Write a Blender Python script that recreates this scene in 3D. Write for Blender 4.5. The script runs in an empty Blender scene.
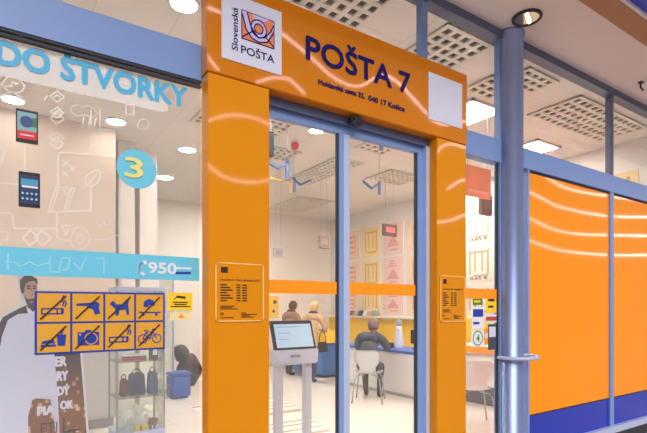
import bpy, bmesh, math, random
from mathutils import Vector, Matrix
random.seed(7)
PI = math.pi
SC = bpy.context.scene
COL = SC.collection

# ------------------------------------------------------------------ camera numbers
FPX, TH, EYE, HZ = 475.0, math.radians(33.9), 1.5, 307.0
S_, C_ = math.sin(TH), math.cos(TH)
def _d(x):
    u = (x - 323.5) / FPX
    return S_ + u * C_, C_ - u * S_
def at(x, y, Y):                       # photo point -> point of the plane Y = const
    dx, dy = _d(x); t = Y / dy
    return Vector((t * dx, Y, EYE + t * (HZ - y) / FPX))
def az(x, y, z):                       # photo point -> point at height z
    dx, dy = _d(x); t = (z - EYE) * FPX / (HZ - y)
    return Vector((t * dx, t * dy, z))
def ax(x, y, X):                       # photo point -> point of the plane X = const
    dx, dy = _d(x); t = X / dx
    return Vector((X, t * dy, EYE + t * (HZ - y) / FPX))

# ------------------------------------------------------------------ materials
def lin(c):
    return tuple(((v / 255) / 12.92 if v / 255 <= .04045 else ((v / 255 + .055) / 1.055) ** 2.4) for v in c)
MATS = {}
def mat(name, rgb, rough=.5, metal=0., spec=.5, emit=0., alpha=1., noise=0., nscale=8., coat=0., bump=0.):
    if name in MATS: return MATS[name]
    m = bpy.data.materials.new(name); m.use_nodes = True
    nt = m.node_tree; b = nt.nodes['Principled BSDF']
    c = (*lin(rgb), 1)
    b.inputs['Base Color'].default_value = c
    b.inputs['Roughness'].default_value = rough
    b.inputs['Metallic'].default_value = metal
    b.inputs['Specular IOR Level'].default_value = spec
    b.inputs['Coat Weight'].default_value = coat
    b.inputs['Coat Roughness'].default_value = .03
    b.inputs['Alpha'].default_value = alpha
    if emit:
        b.inputs['Emission Color'].default_value = c
        b.inputs['Emission Strength'].default_value = emit
    if noise or bump:
        tc = nt.nodes.new('ShaderNodeTexCoord'); n = nt.nodes.new('ShaderNodeTexNoise')
        n.inputs['Scale'].default_value = nscale; n.inputs['Detail'].default_value = 4
        nt.links.new(tc.outputs['Object'], n.inputs['Vector'])
        if noise:
            r = nt.nodes.new('ShaderNodeMix'); r.data_type = 'RGBA'
            r.inputs[6].default_value = (*[v * (1 - noise) for v in c[:3]], 1)
            r.inputs[7].default_value = (*[min(1, v * (1 + noise)) for v in c[:3]], 1)
            nt.links.new(n.outputs['Fac'], r.inputs[0]); nt.links.new(r.outputs[2], b.inputs['Base Color'])
        if bump:
            bp = nt.nodes.new('ShaderNodeBump'); bp.inputs['Strength'].default_value = bump; bp.inputs['Distance'].default_value = .01
            nt.links.new(n.outputs['Fac'], bp.inputs['Height']); nt.links.new(bp.outputs['Normal'], b.inputs['Normal'])
    MATS[name] = m
    return m
def glass_mat(name, tint=(255, 255, 255), ior=1.45, rough=.0, haze=0., gloss=1):
    if name in MATS: return MATS[name]
    m = bpy.data.materials.new(name); m.use_nodes = True; nt = m.node_tree
    nt.nodes.remove(nt.nodes['Principled BSDF']); out = nt.nodes['Material Output']
    tr = nt.nodes.new('ShaderNodeBsdfTransparent'); tr.inputs[0].default_value = (*lin(tint), 1)
    gl = nt.nodes.new('ShaderNodeBsdfGlossy'); gl.inputs['Roughness'].default_value = rough
    lw = nt.nodes.new('ShaderNodeLayerWeight'); lw.inputs['Blend'].default_value = .5
    pw = nt.nodes.new('ShaderNodeMath'); pw.operation = 'POWER'; pw.inputs[1].default_value = 5; nt.links.new(lw.outputs['Facing'], pw.inputs[0])
    fr = nt.nodes.new('ShaderNodeMath'); fr.operation = 'MULTIPLY_ADD'; r0 = ((ior - 1) / (ior + 1)) ** 2
    fr.inputs[1].default_value = .9 * (1 - r0); fr.inputs[2].default_value = r0; nt.links.new(pw.outputs[0], fr.inputs[0])
    mx = nt.nodes.new('ShaderNodeMixShader')
    nt.links.new(fr.outputs[0], mx.inputs[0]); nt.links.new(tr.outputs[0], mx.inputs[1]); nt.links.new(gl.outputs[0], mx.inputs[2])
    if gloss == 0: nt.links.new(tr.outputs[0], mx.inputs[2])
    last = mx
    if haze:
        df = nt.nodes.new('ShaderNodeBsdfDiffuse'); df.inputs[0].default_value = (.9, .9, .92, 1)
        m2 = nt.nodes.new('ShaderNodeMixShader'); m2.inputs[0].default_value = haze
        nt.links.new(mx.outputs[0], m2.inputs[1]); nt.links.new(df.outputs[0], m2.inputs[2]); last = m2
    nt.links.new(last.outputs[0], out.inputs[0])
    MATS[name] = m
    return m
def grid_mat(name, rgb, line, size, width=.006, rough=.6, spec=.3):
    m = bpy.data.materials.new(name); m.use_nodes = True; nt = m.node_tree; b = nt.nodes['Principled BSDF']
    tc = nt.nodes.new('ShaderNodeTexCoord'); br = nt.nodes.new('ShaderNodeTexBrick')
    br.offset = 0; br.inputs['Scale'].default_value = 1
    br.inputs['Color1'].default_value = (*lin(rgb), 1); br.inputs['Color2'].default_value = (*lin([v * .985 for v in rgb]), 1)
    br.inputs['Mortar'].default_value = (*lin(line), 1); br.inputs['Mortar Size'].default_value = width
    br.inputs['Brick Width'].default_value = size; br.inputs['Row Height'].default_value = size
    nt.links.new(tc.outputs['Object'], br.inputs['Vector']); nt.links.new(br.outputs['Color'], b.inputs['Base Color'])
    b.inputs['Roughness'].default_value = rough; b.inputs['Specular IOR Level'].default_value = spec
    MATS[name] = m
    return m

M = dict(
    orange=mat('portal_orange', (219, 138, 0), .05, spec=.35, noise=.02, nscale=2),
    header=mat('header_orange', (207, 122, 0), .05, spec=.4, noise=.02, nscale=2),
    foil=mat('orange_foil', (252, 150, 0), .05, spec=.27, noise=.02, nscale=1),
    stripe=mat('orange_stripe', (255, 152, 8), .4),
    bluefoil=mat('blue_foil', (8, 52, 178), .12, spec=.5),
    alu=mat('blue_aluminium', (120, 150, 206), .4, metal=.0, noise=.03),
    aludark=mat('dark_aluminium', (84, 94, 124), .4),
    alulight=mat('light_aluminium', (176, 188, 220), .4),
    steel=mat('brushed_steel', (134, 148, 190), .38, metal=.7, noise=.05, nscale=30),
    black=mat('black_plastic', (18, 18, 22), .4),
    gasket=mat('gasket', (40, 42, 56), .6),
    white=mat('white_board', (226, 228, 238), .4),
    lavender=mat('lavender_white', (212, 216, 236), .45),
    navy=mat('navy_print', (26, 18, 92), .5, spec=.15),
    ink=mat('dark_ink', (48, 30, 20), .5),
    cream=mat('cream_print', (246, 206, 130), .5),
    wall=mat('wall_white', (240, 235, 228), .7, noise=.015, nscale=1.5),
    beige=mat('wall_beige', (222, 206, 190), .7, noise=.03, nscale=1.2),
    ceil=grid_mat('ceiling_tiles', (238, 233, 228), (224, 217, 210), .6),
    floor=grid_mat('floor_tiles', (236, 228, 218), (214, 204, 192), .6, .004, .25, .5),
    pave=grid_mat('pavement_tiles', (196, 182, 172), (160, 148, 140), .5, .008, .5),
    soffit=mat('soffit_plaster', (222, 212, 212), .8, noise=.02, nscale=2),
    brown=mat('brown_fascia', (164, 120, 84), .6, noise=.05, nscale=4),
    blue=mat('canopy_blue', (20, 64, 200), .35),
    glass=glass_mat('shop_glass', (250, 252, 255), haze=.05),  # haze mixes in white diffuse to lift the dark interior behind
    display_glass=glass_mat('display_glass', (246, 248, 252), ior=1.5, haze=.09),
    cabglass=glass_mat('cabinet_glass', (243, 248, 245), ior=1.3, haze=.04),
    sky=mat('sticker_blue', (104, 196, 226), .5),
    cyan=mat('letter_blue', (74, 178, 224), .5),
    halo=glass_mat('letter_halo', (255, 255, 255), haze=.42, gloss=0),
    linew=mat('white_line', (250, 244, 240), .6, alpha=.62),
    yellow=mat('sign_yellow', (220, 160, 44), .45),
    yellow2=mat('bright_yellow', (250, 206, 40), .5),
    signblue=mat('sign_blue', (28, 58, 160), .4),
    grille=mat('grille_white', (230, 224, 214), .6),
    grilledark=mat('grille_dark', (70, 66, 62), .9),
    lamp=mat('lamp_white', (255, 250, 240), .5, emit=32.),
    fillfar=mat('fill_far', (255, 250, 240), .5, emit=75.), fillnear=mat('fill_near', (255, 250, 240), .5, emit=14.),  # emission for the added, unseen fill panels
    spot=mat('spot_white', (255, 248, 236), .5, emit=30.),
    neon=mat('neon_white', (255, 226, 226), .5, emit=16.),
)

# ------------------------------------------------------------------ mesh helpers
WL = {}
def wloc(o): return WL.get(o.name, Vector((0, 0, 0)))
def box(bm, x0, x1, y0, y1, z0, z1):
    v = [bm.verts.new((x, y, z)) for x in (x0, x1) for y in (y0, y1) for z in (z0, z1)]
    for f in ((0, 1, 3, 2), (4, 6, 7, 5), (0, 4, 5, 1), (2, 3, 7, 6), (0, 2, 6, 4), (1, 5, 7, 3)):
        bm.faces.new([v[i] for i in f])
def hull8(bm, lo, hi):                 # two quads joined into a solid
    a = [bm.verts.new(p) for p in lo]; b = [bm.verts.new(p) for p in hi]; n = len(a)
    bm.faces.new(a[::-1]); bm.faces.new(b)
    for i in range(n): bm.faces.new((a[i], a[(i + 1) % n], b[(i + 1) % n], b[i]))
def poly(bm, pts, Y, th=.002):         # (x,z) outline in a plane facing the street
    a = [bm.verts.new((p[0], Y, p[1])) for p in pts]; b = [bm.verts.new((p[0], Y + th, p[1])) for p in pts]
    bm.faces.new(a); bm.faces.new(b[::-1]); n = len(pts)
    for i in range(n): bm.faces.new((a[i], b[i], b[(i + 1) % n], a[(i + 1) % n]))
def disc(bm, cx, cz, r, Y, th=.002, rx=None, n=28):
    poly(bm, [(cx + (rx or r) * math.cos(2 * PI * k / n), cz + r * math.sin(2 * PI * k / n)) for k in range(n)], Y, th)
def ring(bm, cx, cz, r, w, Y, th=.002, n=28):
    for k in range(n):
        a, b = 2 * PI * k / n, 2 * PI * (k + 1) / n
        poly(bm, [(cx + q * math.cos(t), cz + q * math.sin(t)) for q, t in ((r, a), (r, b), (r - w, b), (r - w, a))], Y, th)
def ribbon(bm, pts, w, Y, th=.0015, closed=False):   # flat stroke in a plane facing the street
    pts = [Vector((p[0], p[1])) for p in pts]
    if closed: pts = pts + [pts[0]]
    for a, b in zip(pts, pts[1:]):
        d = b - a
        if d.length < 1e-6: continue
        n = Vector((-d.y, d.x)).normalized() * w / 2; e = d.normalized() * w * .3
        poly(bm, [tuple(q) for q in (a - e - n, b + e - n, b + e + n, a - e + n)], Y, th)
def cyl(bm, cx, cy, z0, z1, r, n=24, r1=None):
    r1 = r if r1 is None else r1
    hull8(bm, [(cx + r * math.cos(2 * PI * k / n), cy + r * math.sin(2 * PI * k / n), z0) for k in range(n)],
          [(cx + r1 * math.cos(2 * PI * k / n), cy + r1 * math.sin(2 * PI * k / n), z1) for k in range(n)])
def lathe(bm, cx, cy, prof, n=24):
    rows = [[bm.verts.new((cx + max(r, 1e-4) * math.cos(2 * PI * k / n), cy + max(r, 1e-4) * math.sin(2 * PI * k / n), z)) for k in range(n)] for r, z in prof]
    for a, b in zip(rows, rows[1:]):
        for k in range(n): bm.faces.new((a[k], a[(k + 1) % n], b[(k + 1) % n], b[k]))
    bm.faces.new(rows[0][::-1]); bm.faces.new(rows[-1])
def tube(bm, pts, r, n=8, closed=False):
    pts = [Vector(p) for p in pts]; N = len(pts); rows = []
    for i, p in enumerate(pts):
        if closed: d = pts[(i + 1) % N] - pts[i - 1]
        else: d = pts[min(i + 1, N - 1)] - pts[max(i - 1, 0)]
        d = d.normalized() if d.length > 1e-9 else Vector((0, 0, 1))
        up = Vector((0, 0, 1)) if abs(d.z) < .9 else Vector((1, 0, 0))
        a = d.cross(up).normalized(); b = d.cross(a).normalized()
        rr = r[i] if isinstance(r, (list, tuple)) else r
        rows.append([bm.verts.new(p + (a * math.cos(2 * PI * k / n) + b * math.sin(2 * PI * k / n)) * rr) for k in range(n)])
    pr = list(zip(rows, rows[1:])) + ([(rows[-1], rows[0])] if closed else [])
    for a, b in pr:
        for k in range(n): bm.faces.new((a[k], a[(k + 1) % n], b[(k + 1) % n], b[k]))
    if not closed: bm.faces.new(rows[0][::-1]); bm.faces.new(rows[-1])
def blob(bm, c, r, seg=14, lump=0., seed=0):
    rnd = random.Random(seed); g = bmesh.ops.create_uvsphere(bm, u_segments=seg, v_segments=max(6, seg // 2 + 2), radius=1)
    ph = [rnd.uniform(0, 6) for _ in range(4)]
    for v in g['verts']:
        p = v.co; k = 1 + lump * (math.sin(3 * p.x + ph[0]) * math.cos(4 * p.z + ph[1]) + .6 * math.sin(6 * p.y + ph[2]))
        v.co = Vector((c[0] + p.x * r[0] * k, c[1] + p.y * r[1] * k, c[2] + p.z * r[2] * k))
def catmull(P, k=6):
    P = [Vector(p) for p in P]; out = []
    for i in range(len(P) - 1):
        p0, p1, p2, p3 = P[max(i - 1, 0)], P[i], P[i + 1], P[min(i + 2, len(P) - 1)]
        for j in range(k):
            t = j / k
            out.append(.5 * ((2 * p1) + (p2 - p0) * t + (2 * p0 - 5 * p1 + 4 * p2 - p3) * t * t + (3 * p1 - p0 - 3 * p2 + p3) * t ** 3))
    return out + [P[-1]]
def _tm(body, bold):
    cu = bpy.data.curves.new('t', 'FONT'); cu.body = body; cu.size = 1; cu.offset = bold; cu.resolution_u = 3
    o = bpy.data.objects.new('t', cu); COL.objects.link(o)
    dg = bpy.context.evaluated_depsgraph_get(); me = bpy.data.meshes.new_from_object(o.evaluated_get(dg))
    V = [v.co.copy() for v in me.vertices]; F = [tuple(p.vertices) for p in me.polygons]
    bpy.data.objects.remove(o); bpy.data.curves.remove(cu); bpy.data.meshes.remove(me)
    return V, F
ASC = str.maketrans('ŠšŽžÝýáéíťŤč', 'SsZzYyaeitTc')
def text(bm, body, X0, X1, z0, z1, Y, bold=0., up=False, wall=False, fat=0.):
    V, F = _tm(body, bold); R, _ = _tm(body.translate(ASC), bold)
    lx, hx = min(v.x for v in R), max(v.x for v in R); ly, hy = min(v.y for v in R), max(v.y for v in R)
    vs = []
    for v in V:
        a, b = (v.x - lx) / (hx - lx), (v.y - ly) / (hy - ly)
        if up: a, b = 1 - b, a
        x = X0 + (X1 - X0) * a; z = z0 + (z1 - z0) * b
        vs.append(bm.verts.new((Y, x, z) if wall else (x, Y, z)))
    for f in F:
        try: bm.faces.new([vs[i] for i in f])
        except ValueError: pass
    if fat:
        k = (z1 - z0) * fat
        for i_, (dx, dz_) in enumerate(((1, 0), (-1, 0), (0, 1), (0, -1), (.7, .7), (-.7, .7), (.7, -.7), (-.7, -.7))):
            lift = .00025 * (i_ + 1)
            w2 = [bm.verts.new(v.co + (Vector((-lift, dx * k, dz_ * k)) if wall else Vector((dx * k, -lift, dz_ * k)))) for v in vs]
            for f in F: bm.faces.new([w2[i] for i in f])

def obj(name, bm, m, parent=None, smooth=False, base=True):
    bmesh.ops.recalc_face_normals(bm, faces=bm.faces)
    me = bpy.data.meshes.new(name); o = bpy.data.objects.new(name, me); COL.objects.link(o)
    if parent is not None: off = wloc(parent).copy()
    elif base and len(bm.verts):
        xs = [v.co for v in bm.verts]
        off = Vector(((min(v.x for v in xs) + max(v.x for v in xs)) / 2, (min(v.y for v in xs) + max(v.y for v in xs)) / 2, min(v.z for v in xs)))
    else: off = Vector((0, 0, 0))
    for v in bm.verts: v.co -= off
    bm.to_mesh(me); bm.free()
    for mm in (m if isinstance(m, (list, tuple)) else [m]): me.materials.append(mm)
    if smooth:
        for p in me.polygons: p.use_smooth = True
    if parent is not None: o.parent = parent; WL[o.name] = off
    else: o.location = off; WL[o.name] = off
    return o
def thing(name, label, cat, loc=(0, 0, 0), group=None):
    o = bpy.data.objects.new(name, None); COL.objects.link(o); o.location = loc; o.empty_display_size = .1
    WL[o.name] = Vector(loc); o['label'] = label; o['category'] = cat
    if group: o['group'] = group
    return o
def tag(o, label, cat, group=None):
    o['label'] = label; o['category'] = cat
    if group: o['group'] = group
    return o
def struct(name, bm, m, parent=None):
    o = obj(name, bm, m, parent)
    if parent is None: o['kind'] = 'structure'
    return o
def B(*a):
    bm = bmesh.new(); box(bm, *a); return bm
def bevel(bm, w=.004, seg=2):
    bmesh.ops.bevel(bm, geom=[e for e in bm.edges], offset=w, segments=seg, affect='EDGES'); return bm
def dup(root, loc, label=None, rot=None):
    r = root.copy(); COL.objects.link(r); r.location = loc; WL[r.name] = Vector(loc)
    if rot is not None: r.rotation_euler = (0, 0, rot)
    if label: r['label'] = label
    for ch in list(root.children):
        c = ch.copy(); COL.objects.link(c); c.parent = r
        for g in list(ch.children):
            d = g.copy(); COL.objects.link(d); d.parent = c
    return r

F = 2.6          # facade plane
PF = 2.47        # portal front
H = 3.9          # ceiling height
XR, YB = 7.5, 10.8

# ================================================================== THE SETTING
struct('floor', B(-4, XR + .1, F - .1, YB + .1, -.1, 0), M['floor'])
struct('pavement', B(-14, 30, -16, F - .1, -.1, 0), M['pave'])
struct('ceiling', B(-4, XR + .1, F + .05, YB + .1, H, H + .1), M['ceil'])
struct('wall_back', B(-4, XR + .1, YB, YB + .1, 0, H), M['wall'])
struct('wall_right', B(XR, XR + .1, F + .06, YB, 0, H), M['wall'])
struct('wall_left', B(-4.1, -4, F + .06, YB, 0, H), M['wall'])
struct('wall_partition', B(-4, 1.25, 6.9, 7.0, 0, H), M['beige'])
struct('wall_facade', B(-4.1, -1.38, 2.5, 2.7, 0, H), M['wall'])
for k, (x0, x1, Y) in enumerate(((1.36, 1.58, 7.3), (1.72, 1.98, 7.6))):
    struct('pillar', B(x0, x1, Y, Y + .3, 0, H), M['wall'])
struct('soffit', B(-6, 14, 1.96, F + .05, H, H + .1), M['soffit'])
struct('trim_1', B(-6, 14, 1.79, 1.96, H - .015, H + .3), M['brown'])
struct('trim_2', B(-6, 14, 1.765, 1.79, H - .005, H + .28), M['white'])
struct('trim_3', B(-6, 14, 1.47, 1.765, H + .02, H + .28), M['blue'])
# frame rails (they stop on either side of the steel column)
rails = [(-1.38, 3.60), (3.80, 9.0)]
k = 4
for x0, x1 in rails:
    struct('trim_%d' % k, B(x0, x1, F - .035, F + .06, 2.755 if x0 < 0 else 2.765, 2.95), M['alu']); k += 1
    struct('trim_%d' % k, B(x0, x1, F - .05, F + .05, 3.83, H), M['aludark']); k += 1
for x0, x1 in ((-1.38, .91), (3.01, 3.60), (3.80, 9.0)):
    struct('trim_%d' % k, B(x0, x1, F - .06, F + .06, .12, .19), M['alulight']); k += 1
    struct('trim_%d' % k, B(x0, x1, F - .05, F + .06, 0, .12), M['gasket']); k += 1
bm = B(-1.30, .908, F - .03, F - .005, 2.742, 2.755); box(bm, -1.30, .908, F - .03, F - .005, 2.718, 2.730)
struct('trim_%d' % k, bm, M['gasket']); k += 1
mull = [(-1.38, -1.30, .19, 3.83, 'alu'), (2.625, 2.685, 2.95, 3.83, 'alu'), (3.012, 3.05, .19, 2.77, 'alu'),
        (3.575, 3.635, .19, 3.83, 'alu'), (3.985, 4.012, .19, 2.77, 'alu'), (5.52, 5.60, .19, 2.77, 'alu'), (5.53, 5.59, 2.95, 3.83, 'aludark'),
        (7.10, 7.21, .19, 3.83, 'alu'), (8.9, 9.0, .19, 3.83, 'alu')]
for x0, x1, z0, z1, mm in mull:
    struct('trim_%d' % k, B(x0, x1, F - .03, F + .03, z0, z1), M[mm]); k += 1
def pane(n, x0, x1, z0, z1, g='glass'):
    w = struct('window_%d' % n, B(x0, x1, F + .015, F + .05, z0, z0 + .012), M['gasket'])
    bm = bmesh.new(); bm.faces.new([bm.verts.new(p) for p in ((x0, F, z0), (x1, F, z0), (x1, F, z1), (x0, F, z1))])
    obj('window_pane', bm, M[g], w); return w
pane(1, -1.30, .91, .19, 2.77, 'display_glass')
pane(2, 3.05, 3.575, .19, 2.77)
pane(3, -1.30, 2.625, 2.95, 3.83)
pane(4, 2.685, 3.575, 2.95, 3.83)
pane(5, 3.80, 5.53, 2.95, 3.83)
pane(6, 5.59, 7.10, 2.95, 3.83)
# black gasket along the right jamb of the narrow window and the safety stripe across it
struct('trim_%d' % k, B(3.562, 3.575, F - .012, F + .012, .19, 2.77), M['gasket']); k += 1

# orange foil panels right of the column
for x0, x1, lab in ((4.012, 5.52, 'glossy orange window panel with blue foot right beside the steel column'),
                    (5.60, 7.10, 'glossy orange window panel with blue foot at the far right edge'),):
    t = thing('foil_panel', lab, 'panel', ((x0 + x1) / 2, F, .19), 'orange panels in the lower glazing')
    obj('orange_field', B(x0, x1, F - .012, F + .0, .50, 2.745), M['foil'], t)
    obj('blue_band', B(x0, x1, F - .012, F + .0, .19, .49), M['bluefoil'], t)
    obj('gasket_line', B(x0, x1, F - .018, F + .0, .49, .50), M['gasket'], t)
    obj('top_gasket', B(x0, x1, F - .018, F + .0, 2.745, 2.77), M['gasket'], t)

# ================================================================== PORTAL
t = thing('entrance_portal', 'big glossy orange portal framing the glass sliding doors', 'portal', (1.96, 2.53, 0))
obj('left_post', bevel(B(.91, 1.28, PF, F - .036, 0, 2.768), .004), M['orange'], t)
obj('right_post', bevel(B(2.68, 3.01, PF, F - .036, 0, 2.768), .004), M['orange'], t)
obj('header', bevel(B(.905, 3.015, PF - .004, F - .036, 2.772, 3.32), .004), M['header'], t)
def fac(p, q, Y=PF): a, b = at(*p, Y), at(*q, Y); return a.x, b.x, a.z, b.z
PY = PF - .007
bm = bmesh.new(); a = at(306.5, 60, PY); b = at(410, 84.5, PY)
text(bm, 'POŠTA 7', a.x, b.x, 3.014, 3.156, PY, 0, fat=.036)
obj('title_lettering', bm, M['navy'], t)
for body, xa, xb in (('Moldavská cesta 32,', 318.5, 364.5), ('040 17 Košice', 368.5, 404.5)):
    bm = bmesh.new(); text(bm, body, at(xa, 95, PY).x, at(xb, 95, PY).x, 2.878, 2.914, PY, 0, fat=.05)
    obj('address_lettering', bm, M['navy'], t)

# post logo sign
x0, x1 = at(221.5, 50, PY).x, at(281.5, 50, PY).x
z0 = at(221.5, 58, PY).z * .5 + at(281.5, 75, PY).z * .5; w = x1 - x0; hh = w * 1.0
L = lambda u, v: (x0 + u * w, z0 + v * hh)
t = thing('logo_sign', 'white square sign with the posthorn envelope emblem on the orange header', 'sign', (x0 + w / 2, PF, z0))
obj('plate', B(x0, x1, PF - .009, PF - .004, z0, z0 + hh), M['lavender'], t)
e = thing; PL = PF - .011
horn = mat('emblem_orange', (232, 132, 84), .5); lil = mat('emblem_lilac', (196, 190, 240), .5)
bm = bmesh.new(); poly(bm, [L(.31, .37), L(.87, .37), L(.87, .81), L(.31, .81)], PL, .001); em = obj('emblem_frame', bm, M['navy'], t)
bm = bmesh.new(); poly(bm, [L(.325, .385), L(.855, .385), L(.855, .795), L(.325, .795)], PL - .001, .001); obj('emblem_field', bm, horn, em)
bm = bmesh.new(); poly(bm, [L(.325, .795), L(.40, .795), L(.46, .60), L(.59, .47), L(.70, .50), L(.80, .62), L(.855, .795), L(.855, .70), L(.74, .44), L(.59, .40), L(.46, .44), L(.37, .56), L(.325, .74)], PL - .002, .001)
poly(bm, [L(.49, .795), L(.78, .795), L(.70, .74), L(.60, .75), L(.52, .73)], PL - .002, .001)
ring(bm, *L(.595, .60), w * .125, w * .05, PL - .002, .001); obj('posthorn', bm, lil, em)
bm = bmesh.new()
ring(bm, *L(.595, .60), w * .14, w * .018, PL - .003, .001); ring(bm, *L(.595, .60), w * .082, w * .018, PL - .003, .001)
for p in ([(.325, .40), (.48, .52)], [(.855, .40), (.71, .51)], [(.40, .795), (.46, .60), (.59, .46), (.70, .50), (.80, .62), (.855, .74)], [(.325, .74), (.38, .54), (.47, .43), (.6, .395), (.74, .44), (.855, .62)]):
    ribbon(bm, [L(*q) for q in p], w * .02, PL - .003, .001)
obj('emblem_lines', bm, M['navy'], em)
bm = bmesh.new(); text(bm, 'POŠTA', *[L(.305, 0)[0], L(.87, 0)[0], L(0, .15)[1], L(0, .27)[1]], PL, .012); obj('name_lettering', bm, M['navy'], t)
bm = bmesh.new(); text(bm, 'Slovenská', *[L(.155, 0)[0], L(.255, 0)[0], L(0, .16)[1], L(0, .80)[1]], PL, .01, up=True); obj('vertical_lettering', bm, M['navy'], t)
# blank panel
a = at(428.5, 118, PY); b = at(462, 128, PY)
tag(obj('blank_panel', B(a.x, b.x, PF - .009, PF - .004, at(428.5, 118.5, PY).z, at(428.5, 71.5, PY).z), M['lavender']), 'blank lavender-white rectangle at the right end of the orange header', 'panel')

# opening hours plates
def hours(x0, x1, z0, z1, lab):
    t = thing('opening_hours_sign', lab, 'sign', ((x0 + x1) / 2, PF, z0), 'opening hours signs on the portal posts')
    w, h = x1 - x0, z1 - z0; Q = lambda u, v: (x0 + u * w, z0 + v * h)
    obj('plate', B(x0, x1, PF - .005, PF - .0005, z0, z1), M['orange'], t)
    bm = bmesh.new(); rr = .06; cs = []
    for cx, cy, a0 in ((1 - rr, 1 - rr * .7, 0), (rr, 1 - rr * .7, 90), (rr, rr * .7, 180), (1 - rr, rr * .7, 270)):
        for j in range(4):
            a = math.radians(a0 + 30 * j); cs.append(Q(cx + rr * math.cos(a), cy + rr * .7 * math.sin(a)))
    ribbon(bm, cs, .006, PF - .007, .002, True); obj('border', bm, M['cream'], t)
    bm = bmesh.new()
    poly(bm, [Q(.1, .83), Q(.24, .83), Q(.24, .93), Q(.1, .93)], PF - .0065, .001)
    obj('small_logo', bm, M['ink'], t)
    bm = bmesh.new(); text(bm, 'HODINY PRE VEREJNOSŤ', Q(.09, 0)[0], Q(.92, 0)[0], Q(0, .685)[1], Q(0, .725)[1], PF - .0065, .02); obj('title_lettering', bm, M['ink'], t)
    bm = bmesh.new()
    for r in range(7):
        v = .625 - r * .045
        for u0, u1 in ((.09, .22 + .06 * ((r * 7) % 3)), (.42, .50), (.54, .64)):
            poly(bm, [Q(u0, v - .011), Q(u1, v - .011), Q(u1, v + .011), Q(u0, v + .011)], PF - .0065, .001)
    for u0, u1, v in ((.09, .38, .26), (.09, .33, .235), (.09, .44, .21), (.09, .16, .14), (.09, .16, .115), (.09, .36, .06), (.52, .62, .14), (.52, .86, .115), (.52, .7, .09), (.52, .78, .065)):
        poly(bm, [Q(u0, v - .007), Q(u1, v - .007), Q(u1, v + .007), Q(u0, v + .007)], PF - .0065, .001)
    obj('hour_rows', bm, M['ink'], t)
hours(at(215.5, 290, PF).x, at(263, 290, PF).x, 1.422, 1.742, 'opening hours sign on the left orange post, the larger looking one')
hours(at(440, 290, PF).x, at(464.5, 290, PF).x, 1.39, 1.735, 'opening hours sign on the right orange post beside the narrow window')

# motion sensor on the door head
bm = bmesh.new(); a = at(356, 119, 2.5)
box(bm, a.x - .05, a.x + .05, 2.475, 2.53, a.z - .03, a.z + .012); bevel(bm, .012, 3)
t = thing('motion_sensor', 'small black motion sensor above the sliding doors', 'sensor', (a.x, 2.5, a.z))
obj('housing', bm, M['black'], t)
bm = bmesh.new(); blob(bm, (a.x, 2.49, a.z - .028), (.045, .02, .018), 12); obj('lens', bm, mat('sensor_lens', (40, 36, 52), .1), t)

# ================================================================== DOORS
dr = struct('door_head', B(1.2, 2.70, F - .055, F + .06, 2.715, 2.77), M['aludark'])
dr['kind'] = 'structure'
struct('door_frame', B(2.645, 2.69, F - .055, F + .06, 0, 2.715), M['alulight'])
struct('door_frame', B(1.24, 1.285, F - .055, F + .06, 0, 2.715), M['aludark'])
def leaf(n, x0, x1, lm, rm, lw, rw):
    d = struct('door_%d' % n, B(x0, x1, F - .02, F + .02, 2.665, 2.715), M['alu'])
    obj('stile', B(x0, x0 + lw, F - .022, F + .022, .0, 2.665), M[lm], d); obj('stile', B(x1 - rw, x1, F - .022, F + .022, .0, 2.665), M[rm], d)
    obj('bottom_rail', B(x0 + lw, x1 - rw, F - .02, F + .02, .0, .09), M['alu'], d)
    bm = bmesh.new(); bm.faces.new([bm.verts.new(p) for p in ((x0 + lw, F, .09), (x1 - rw, F, .09), (x1 - rw, F, 2.665), (x0 + lw, F, 2.665))]); obj('door_pane', bm, M['glass'], d)
    obj('safety_stripe', B(x0 + lw, x1 - rw, F - .006, F - .002, 1.585, 1.668), M['stripe'], d)
    obj('gasket', B(x1 - rw - .010, x1 - rw, F - .012, F + .012, .09, 2.665), M['gasket'], d)
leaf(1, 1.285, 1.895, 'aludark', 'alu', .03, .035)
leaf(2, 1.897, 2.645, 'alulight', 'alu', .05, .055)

# safety stripe + notices on the narrow window
tag(obj('safety_stripe', B(3.05, 3.562, F - .006, F - .002, 1.57, 1.655), M['stripe']), 'orange safety stripe across the narrow window left of the column', 'stripe')
def sticker(name, p, q, m, lab, cat, deco=None, Y=F - .004, grp=None):
    a, b = at(*p, Y), at(*q, Y); x0, x1 = sorted((a.x, b.x)); z0, z1 = sorted((a.z, b.z))
    t = thing(name, lab, cat, ((x0 + x1) / 2, Y, z0), grp)
    obj('sheet', B(x0, x1, Y, Y + .002, z0, z1), m, t)
    if deco: deco(t, x0, x1, z0, z1, Y - .001)
    return t
def bars(rows, m, nm='print'):
    def f(t, x0, x1, z0, z1, Y):
        bm = bmesh.new()
        for u0, u1, v0, v1 in rows:
            poly(bm, [(x0 + (x1 - x0) * u, z0 + (z1 - z0) * v) for u, v in ((u0, v0), (u1, v0), (u1, v1), (u0, v1))], Y, .0008)
        obj(nm, bm, m, t)
    return f
G1 = 'notices stuck on the narrow window'
green = mat('notice_green', (70, 140, 40), .5); pink = mat('notice_red', (190, 70, 60), .5)
sticker('notice_sticker', (473, 305), (482, 298), green, 'small dark green notice sticker on the narrow window', 'notice', bars([(.15, .8, .35, .65)], M['yellow2']), grp=G1)
sticker('notice_sticker', (486, 313), (496.5, 292), M['yellow2'], 'yellow notice sticker at the right of the narrow window', 'notice', bars([(.2, .8, .55, .8), (.2, .7, .25, .35)], M['ink']), grp=G1)
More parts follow.
